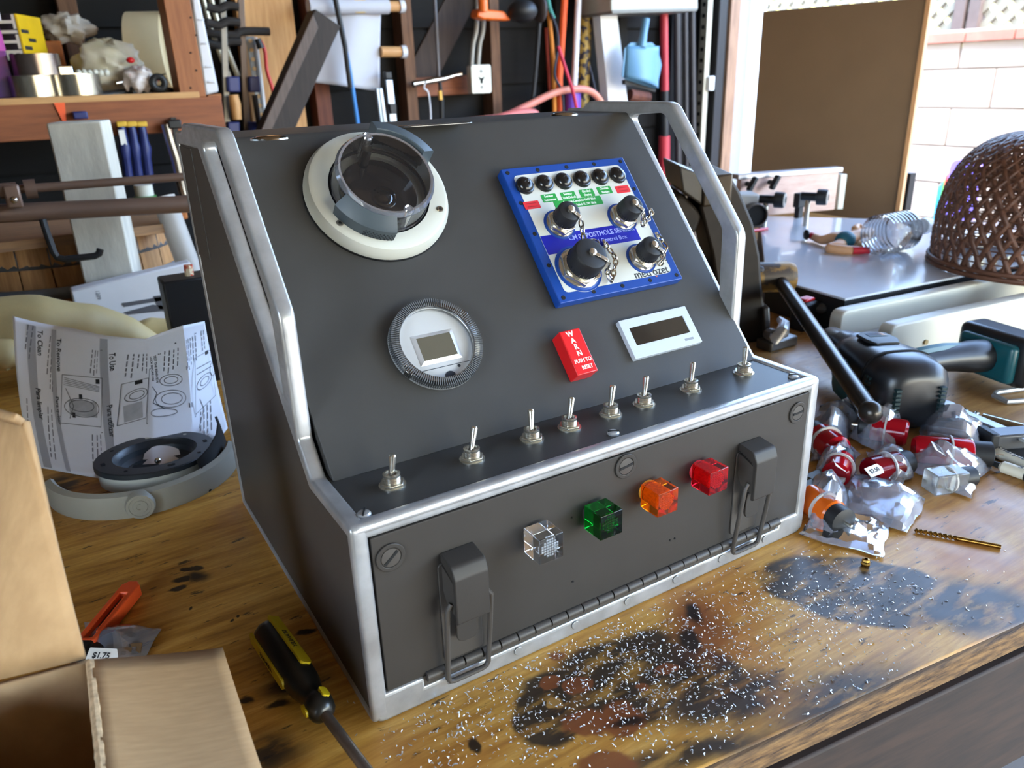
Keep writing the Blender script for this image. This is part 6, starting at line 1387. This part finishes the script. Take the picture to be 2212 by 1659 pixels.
fold([Y(-50, 770, yl - .05), Y(-30, 765, yl - .06), Y(20, 765, yl - .07), Y(50, 772, yl - .07)], [.016, .026, .025, .012], 'near_fold', 8.0)
# ================================================================ THINGS ON THE BACK WALL
YW = 2.30
def rodpx(name, lab, cat, pts, y, r, m, group=None, n=10, parent=None):
    P_ = [Y(px, py, y) for px, py in pts]; s_ = pr_m(P_[0]); rr = [q * s_ for q in r] if isinstance(r, (list, tuple)) else r * s_
    o = MB().tube(P_, rr, n).obj(name, m, parent)
    if parent is None: tag(o, lab, cat, group)
    return o
def curve(pts, k=6):
    out = []; P_ = [pts[0]] + list(pts) + [pts[-1]]
    for i in range(1, len(P_) - 2):
        for j in range(k):
            t = j / k; a, b, c, d = [Vector(q) for q in P_[i - 1:i + 3]]
            v = .5 * ((2 * b) + (c - a) * t + (2 * a - 5 * b + 4 * c - d) * t * t + (3 * b - a - 3 * c + d) * t ** 3); out.append(tuple(v))
    return out + [tuple(pts[-1])]
def slabpx(name, lab, cat, quad, y, th, m, parent=None, bevel=.002, group=None):
    q = [Y(*p_, y) for p_ in quad]; o = MB().prism([(v.x, v.z) for v in q], -th, 0, axes((0, y, 0), (1, 0, 0), (0, 0, 1))).obj(name, m, parent, bevel=bevel)
    if parent is None: tag(o, lab, cat, group)
    return o
M_wtp = mat('milky_plastic', (206, 208, 214), .4, var=.06)
t = thing('plastic_trough', 'milky white ribbed plastic trough standing beside the shelf post', 'trough', Y(455, 205, 1.95))
slabpx('trough', None, None, [(398, -110), (408, -110), (474, 198), (444, 206)], 1.95, .06, M_wtp, t, .008)
for py in (40, 92, 142, 175): slabpx('rib', None, None, [(424 + (py - 20) * .16, py), (438 + (py - 20) * .17, py), (438 + (py - 20) * .17, py + 4), (424 + (py - 20) * .16, py + 4)], 1.945, .004, M_wtp, t)
slabpx('wood_block', 'small wooden block under the white plastic trough', 'block', [(448, 204), (478, 202), (479, 214), (450, 216)], 1.97, .05, M_shp)
M_braid = mat('braid_steel', (168, 160, 142), .4, .7, var=.35, vs=120)
rodpx('braided_hose', 'left braided steel hose hanging behind the bar clamps', 'hose', curve([(410, -110), (450, 40), (470, 100), (496, 168)]), 2.12, 6, M_braid, 'braided hoses'); rodpx('braided_hose', 'right braided steel hose hanging behind the bar clamps', 'hose', curve([(426, -110), (468, 40), (488, 100), (514, 165)]), 2.12, 6, M_braid, 'braided hoses')
# F clamps with dark jaws, blue slides and a wooden handle
M_jaw = mat('jaw_dark', (44, 42, 42), .45, .3)
for i, (bx, lab) in enumerate(((516, 'tall bar clamp with dark jaws and a brown bar beside the post'), (482, 'bar clamp with a wooden handle left of the brown bar clamp'))):
    t = thing('f_clamp', lab, 'clamp', Y(bx, 300, 2.08), 'hanging bar clamps'); y = 2.10 - .09 * i
    slabpx('bar', None, None, [(bx - 8 - i * 4, -120), (bx + 6 - i * 4, -120), (bx + 26 - i * 8, 300), (bx + 12 - i * 8, 300)], y, .008, mat('bar_brown', (92, 76, 66), .45, .4) if not i else M_steel, t)
    ys_ = ((70, 445, 582), (92, 446, 520)) if not i else ((14, 448, 515), (48, 446, 518))
    for py, x0, x1 in ys_:
        rodpx('jaw', None, None, curve([(x0, py), ((x0 + x1) / 2 - 10, py + 6), ((x0 + x1) / 2 + 10, py - 2), (x1, py + (1 if i else -2))], 4), y - .02, [9] * 12 + [9], M_jaw, parent=t)
    for py in (182, 280):
        slabpx('slide', None, None, [(492 + 46 * (1 - i), py - 17), (518 + 44 * (1 - i), py - 17), (520 + 44 * (1 - i), py + 17), (494 + 46 * (1 - i), py + 17)], y - .022, .025, M_navy, t, .004)
    if i: rodpx('wood_handle', None, None, [(504, 205), (508, 225), (512, 258)], y - .03, [10, 12, 10], wood('handle_wood', (206, 160, 104), (170, 120, 70), 2), parent=t, n=14)
    else: rodpx('screw', None, None, [(550, 205), (560, 270)], y - .03, 6, M_jaw, parent=t)
# strap, white rule, red cable
t = thing('perforated_strap', 'grey perforated steel strap hanging on the plywood upright', 'strap', Y(560, 260, 2.26))
slabpx('strap', None, None, [(530, 78), (550, 78), (578, 262), (560, 264)], 2.27, .003, mat('strap_grey', (112, 112, 112), .4, .6), t)
mb = MB()
for k in range(9): q = Y(541 + k * 3, 88 + k * 20, 2.2665); mb.cyl(tuple(q), (q.x, q.y + .001, q.z), .006, n=10)
mb.obj('holes', mat('hole_tan', (190, 150, 100), .7), t)
slabpx('white_rule', 'thin white rule hanging next to the perforated strap', 'rule', [(552, 80), (556, 80), (578, 254), (573, 256)], 2.255, .003, M_wtp)
rodpx('red_cable', 'red cable hanging down the plywood upright', 'cable', curve([(562, 88), (572, 110), (576, 150), (588, 190), (596, 222)]), 2.25, 4, mat('cable_red', (210, 60, 50), .45))
rodpx('black_plug', 'black plug at the top of the red cable', 'plug', [(556, 84), (564, 104)], 2.24, [7, 8], M_black)
# big dark diagonal beam
t = thing('diagonal_beam', 'thick dark brown beam leaning diagonally in front of the white sheet', 'beam', Y(600, 300, 2.0))
a, b = Y(700, 40, 1.98), Y(572, 330, 1.98); wv_ = 62 * pr_m(a)
MB().bar(a, b + (b - a) * 1.1, .07, wv_, up=(b - a).cross(Vector((0, 1, 0)))).obj('beam', wood('beam_dark', (52, 40, 34), (32, 24, 20), 2, .7), t, bevel=.003)
slabpx('side_strip', None, None, [(676, 30), (688, 60), (420, 646), (406, 636)], 1.935, .01, wood('beam_grey', (96, 80, 72), (72, 58, 52), 2, .6), t)
# hanging white sheet on a roller
M_sheetw = mat('sheet_white', (184, 186, 196), .65, var=.06, vs=4, trans=.0)
t = thing('hanging_sheet', 'white plastic sheet hanging from a roller on the back wall', 'sheet', Y(760, 195, 2.25))
def FS(u, v):
    x = lerp(lerp(668, 825, u), lerp(682, 822, u), v); y_ = lerp(20, lerp(178, 197, u), v); q = Y(x, y_, 2.27); q.y += .012 * math.sin(u * 7 + v * 2); return q
MB().grid(FS, 30, 20).obj('sheet', M_sheetw, t, solid=.002); rodpx('roller', None, None, [(666, 14), (838, 14)], 2.25, 16, M_sheetw, parent=t, n=18)
slabpx('yellow_tab', None, None, [(765, -5), (790, -5), (790, 28), (768, 28)], 2.235, .004, mat('tab_ochre', (206, 168, 60), .6), t)
for py, x0, x1, lab in ((14, 836, 868, 'upper wooden peg between white roller and stud'), (112, 822, 872, 'lower wooden peg sticking out beside the white sheet')):
    tt = thing('wooden_peg', lab, 'peg', Y((x0 + x1) / 2, py, 2.28), 'wooden pegs on the stud'); rodpx('peg', None, None, [(x0, py), (x1, py)], 2.28, 11, wood('peg_wood', (206, 160, 108), (180, 130, 80), 0), parent=tt, n=14); rodpx('end_cap', None, None, [(x1 - 6, py), (x1 + 4, py)], 2.278, 13, M_wtp, parent=tt, n=14)
rodpx('power_cord', 'black cord hanging in front of the white sheet', 'cord', [(702, -110), (745, 100), (757, 190)], 2.2, 6, M_black); rodpx('blue_rod', 'slim blue rod hanging behind the top of the box', 'rod', [(740, 60), (757, 160), (782, 330)], 2.2, [3, 4.5, 5], mat('rod_blue', (60, 130, 200), .4), n=10)
for i, (q, lab) in enumerate((([(812, 190), (826, 190), (842, 300), (826, 300)], 'left slim aluminium channel standing behind the box'), ([(834, 172), (848, 172), (862, 300), (846, 300)], 'right slim aluminium channel with a black grip'))):
    t = thing('alu_channel', lab, 'channel', Y(840, 300, 2.24), 'aluminium channels'); slabpx('channel', None, None, q, 2.24, .012, mat('alu_pale', (164, 176, 188), .35, .6), t); 
    if i: slabpx('black_grip', None, None, [(842, 224), (856, 224), (858, 246), (845, 246)], 2.226, .02, M_black, t); slabpx('black_tip', None, None, [(832, 155), (846, 155), (848, 170), (835, 170)], 2.226, .02, M_black, t)
    else: slabpx('groove', None, None, [(818, 190), (821, 190), (836, 300), (832, 300)], 2.227, .002, M_ink, t)
# cross plank, fittings, conduit and outlet box
slabpx('cross_plank', 'short brown cross plank between the two wall studs', 'plank', [(898, 168), (1060, 160), (1062, 200), (900, 210)], 2.36, .03, M_shw)
slabpx('wall_brace', 'dark brown diagonal wall brace behind the upright pipe', 'brace', [(892, 130), (1020, -115), (1090, -115), (950, 160), (905, 190)], 2.40, .02, wood('brace_brown', (64, 48, 40), (44, 32, 27), 2, .75))
t = thing('water_pipe', 'upright thin grey pipe with a silver valve on the back wall', 'pipe', Y(945, 180, 2.3))
rodpx('pipe', None, None, [(933, -120), (948, 172)], 2.3, 4, mat('pipe_grey', (96, 94, 98), .4, .5), parent=t); rodpx('valve', None, None, [(892, 182), (915, 178), (935, 174), (960, 170), (985, 162), (996, 160)], 2.29, [7, 5, 7, 6, 4, 6], M_chrome, parent=t, n=12)
rodpx('lower_hose', None, None, [(950, 178), (954, 215), (955, 270)], 2.29, [4, 5, 5], M_black, parent=t); rodpx('brass_joint', None, None, [(950, 196), (952, 216)], 2.285, 5, mat('brass_pale', (206, 164, 90), .35, .8), parent=t); rodpx('wire_tie', None, None, curve([(920, 176), (916, 190), (925, 200), (930, 240), (930, 270)]), 2.28, 2, M_wtp, parent=t)
for i, dx in enumerate((0, 14)): rodpx('conduit', ('left', 'right')[i] + ' grey conduit curving down to the outlet box', 'conduit', curve([(1034 + dx, -110), (1030 + dx, 50), (1022 + dx, 95), (1018 + dx, 145)]), 2.3, 5.5, mat('conduit_grey', (150, 146, 140), .45, .3), 'conduits', n=12)
t = thing('outlet_box', 'square metal outlet box with a keyhole cover on the stud', 'outlet box', Y(1040, 200, 2.3))
c_ = Y(1039, 171, 2.27); s_ = pr_m(c_); Mo = axes(c_, (1, 0, 0), (0, 0, 1))
plate('cover', [round_poly([(-25 * s_, -29 * s_), (25 * s_, -29 * s_), (25 * s_, 29 * s_), (-25 * s_, 29 * s_)], .010)], -.03, .004, Mo, mat('box_zinc', (206, 204, 190), .45, .2, var=.1), t, bevel=.003)
MB().prism([(-9 * s_, 6 * s_), (0, 2 * s_), (9 * s_, 6 * s_), (3 * s_, -3 * s_), (3 * s_, -9 * s_), (-3 * s_, -9 * s_), (-3 * s_, -3 * s_)], .004, .005, Mo).obj('keyhole', M_dark, t); 
for dz in (16, -16): MB().cyl(Mo @ Vector((0, dz * s_, .003)), Mo @ Vector((0, dz * s_, .006)), 4 * s_, n=12).obj('cover_screw', M_steel, t)
# orange tool with black motor
M_orp = mat('orange_tool', (226, 104, 26), .4, var=.05)
t = thing('orange_sander', 'orange power tool with a black motor hanging on the wall', 'power tool', Y(1090, 50, 2.15))
slabpx('body', None, None, [(1034, 18), (1090, 24), (1106, 44), (1046, 42), (1030, 36)], 2.15, .05, M_orp, t, .006); rodpx('handle', None, None, [(1042, -20), (1044, 25)], 2.14, 11, M_orp, parent=t, n=12)
c_ = Y(1128, 24, 2.14); MB().ball(tuple(c_), (.055, .05, .038), 24, 14).obj('motor', M_black, t); c_ = Y(1166, 20, 2.16); MB().ball(tuple(c_), (.022, .04, .045), 16, 12).obj('end_cover', mat('cover_brown', (44, 34, 32), .5), t)
# straps, cords and poles
for nm, lab, cat, pts, y, r, c in [('red_strap', 'dull red strap hanging left of the yellow one', 'strap', [(1180, 60), (1188, 200)], 2.24, 4, (170, 64, 50)), ('yellow_strap', 'yellow orange strap hanging on the wall', 'strap', curve([(1184, 20), (1192, 90), (1196, 160), (1198, 260)]), 2.22, 5, (216, 134, 44)),
        ('teal_strap', 'short teal loop at the top of the hanging straps', 'strap', curve([(1182, -8), (1188, 20), (1196, 40)]), 2.21, 5, (50, 130, 120)), ('orange_band', 'broad orange band hanging beside the white pole', 'band', [(1226, -110), (1213, 100), (1208, 170), (1210, 280)], 2.23, 8, (222, 84, 28)),
        ('crimson_cord', 'crimson cord running diagonally past the orange band', 'cord', curve([(1206, 100), (1222, 150), (1238, 200), (1248, 250), (1252, 280)]), 2.13, 4, (190, 32, 66)), ('navy_cord', 'dark blue cord tangled among the straps', 'cord', curve([(1190, 30), (1202, 60), (1206, 100), (1198, 160), (1214, 200), (1218, 260)]), 2.2, 3, (30, 34, 54)),
        ('black_lead', 'black cable hanging left of the coloured straps', 'cable', curve([(1166, 40), (1160, 120), (1154, 190), (1150, 225), (1156, 250)]), 2.2, 4.5, (28, 28, 30))]:
    rodpx(nm, lab, cat, pts, y, r, mat('strap_%d_%d_%d' % c, c, .55, var=.12, vs=40))
t = thing('white_pole', 'white pole with a purple foot leaning beside the orange band', 'pole', Y(1240, 280, 2.2))
rodpx('pole', None, None, [(1255, -120), (1240, 196)], 2.22, 7, mat('pole_white', (220, 218, 226), .35), parent=t, n=14); rodpx('purple_foot', None, None, [(1238, 196), (1236, 290)], 2.215, 17, mat('foot_purple', (110, 70, 190), .4), parent=t, n=18)
rodpx('patterned_tube', 'gold and navy patterned tube standing behind the white pole', 'tube', [(1275, -120), (1262, 80), (1256, 300)], 2.29, 15, mat('pattern_gold', (168, 140, 66), .5, c2=(40, 36, 50), vs=45, lo=.46, hi=.52), n=18)
rodpx('pink_hose', 'pinkish garden hose looping on the back wall', 'hose', curve([(1010, 262), (1085, 252), (1140, 228), (1200, 200), (1250, 192), (1280, 200), (1300, 225), (1310, 262)], 8), 2.17, 8, mat('hose_pink', (206, 140, 110), .45, c2=(200, 110, 106), vs=4), n=14)
rodpx('pink_hose', 'pink hose lying low in front of the looping hose', 'hose', curve([(1060, 262), (1110, 246), (1150, 244), (1164, 256)], 6), 2.14, 9, mat('hose_rose', (206, 110, 104), .45), n=14)
slabpx('white_upright', 'white painted upright board left of the blue dustpan', 'board', [(1282, -115), (1316, -115), (1366, 300), (1322, 300)], 2.2, .05, mat('white_paint', (0, 0, 0)))
slabpx('brown_upright', 'thin brown board beside the white upright', 'board', [(1268, -115), (1282, -115), (1322, 300), (1314, 300)], 2.345, .02, M_studred)
t = thing('wall_cabinet', 'grey metal cabinet at the top of the frame above the dustpan', 'cabinet', Y(1410, 26, 2.1)); slabpx('case', None, None, [(1318, -120), (1506, -130), (1508, 20), (1320, 26)], 2.1, .22, mat('cabinet_grey', (168, 166, 154), .5, var=.06), t, .004); slabpx('bottom_rim', None, None, [(1322, 22), (1506, 17), (1506, 24), (1322, 30)], 2.095, .21, mat('cabinet_dark', (110, 108, 100), .5), t)
rodpx('grey_rod', 'thin grey rod leaning behind the gold tube', 'rod', [(1266, 115), (1296, 240), (1306, 290), (1398, 668)], 2.325, 3, mat('rod_greyblue', (120, 122, 134), .4, .4))
# blue dustpan
dp_ = thing('dustpan', 'light blue plastic dustpan hanging on the back wall', 'dustpan', Y(1384, 192, 2.2)); M_dp = mat('dustpan_blue', (88, 134, 166), .4, var=.04)
yd = 2.11
q = [Y(*p_, yd) for p_ in ((1342, 165), (1348, 105), (1362, 92), (1408, 92), (1420, 106), (1428, 140), (1418, 193), (1350, 172))]
MB().prism(round_poly([(v.x, v.z) for v in q], .012), 0, .004, axes((0, yd, 0), (1, 0, 0), (0, 0, 1))).obj('pan', M_dp, dp_, bevel=.001)
def FP(u, v):
    x = lerp(lerp(1352, 1422, u), lerp(1346, 1420, u), v); y_ = lerp(lerp(100, 100, u), lerp(168, 192, u), v); p_ = Y(x, y_, yd); p_.y -= (.004 + .045 * math.sin(PI * u) ** .8 * (.45 + .55 * v)); return p_
MB().grid(FP, 16, 8).obj('hood', M_dp, dp_, solid=.003)
rodpx('handle', None, None, [(1386, 102), (1391, 70), (1396, 40)], yd - .015, [10, 8, 8], M_dp, parent=dp_, n=12)
slabpx('rubber_lip', None, None, [(1350, 172), (1417, 193), (1416, 199), (1350, 182)], yd - .004, .02, M_black, dp_)
t = thing('red_pole', 'red pole with a dark middle grip standing behind the right handle', 'pole', Y(1436, 480, 2.22)); M_rp = mat('pole_red', (176, 44, 56), .45, var=.08)
rodpx('upper_pole', None, None, [(1434, 28), (1436, 196)], 2.22, 9, M_rp, parent=t, n=14); rodpx('dark_grip', None, None, [(1436, 196), (1436, 296)], 2.22, 8, M_black, parent=t, n=14); rodpx('lower_pole', None, None, [(1435, 294), (1434, 480)], 2.22, 12, M_rp, parent=t, n=14)
for i, (px, w_) in enumerate(((1462, 8), (1480, 6), (1495, 7))): rodpx('dark_stick', 'dark stick leaning in the corner, %s from the red pole' % ('first', 'second', 'third')[i], 'stick', [(px, 20), (px + 4, 480)], 2.26, w_, mat('stick_dark', (36, 34, 38), .5, var=.1), 'dark sticks in the corner')
rodpx('brown_bracket', 'brown patch of brick behind the dustpan', 'brick', [(1360, 205), (1400, 212)], 2.32, 12, M_studred)
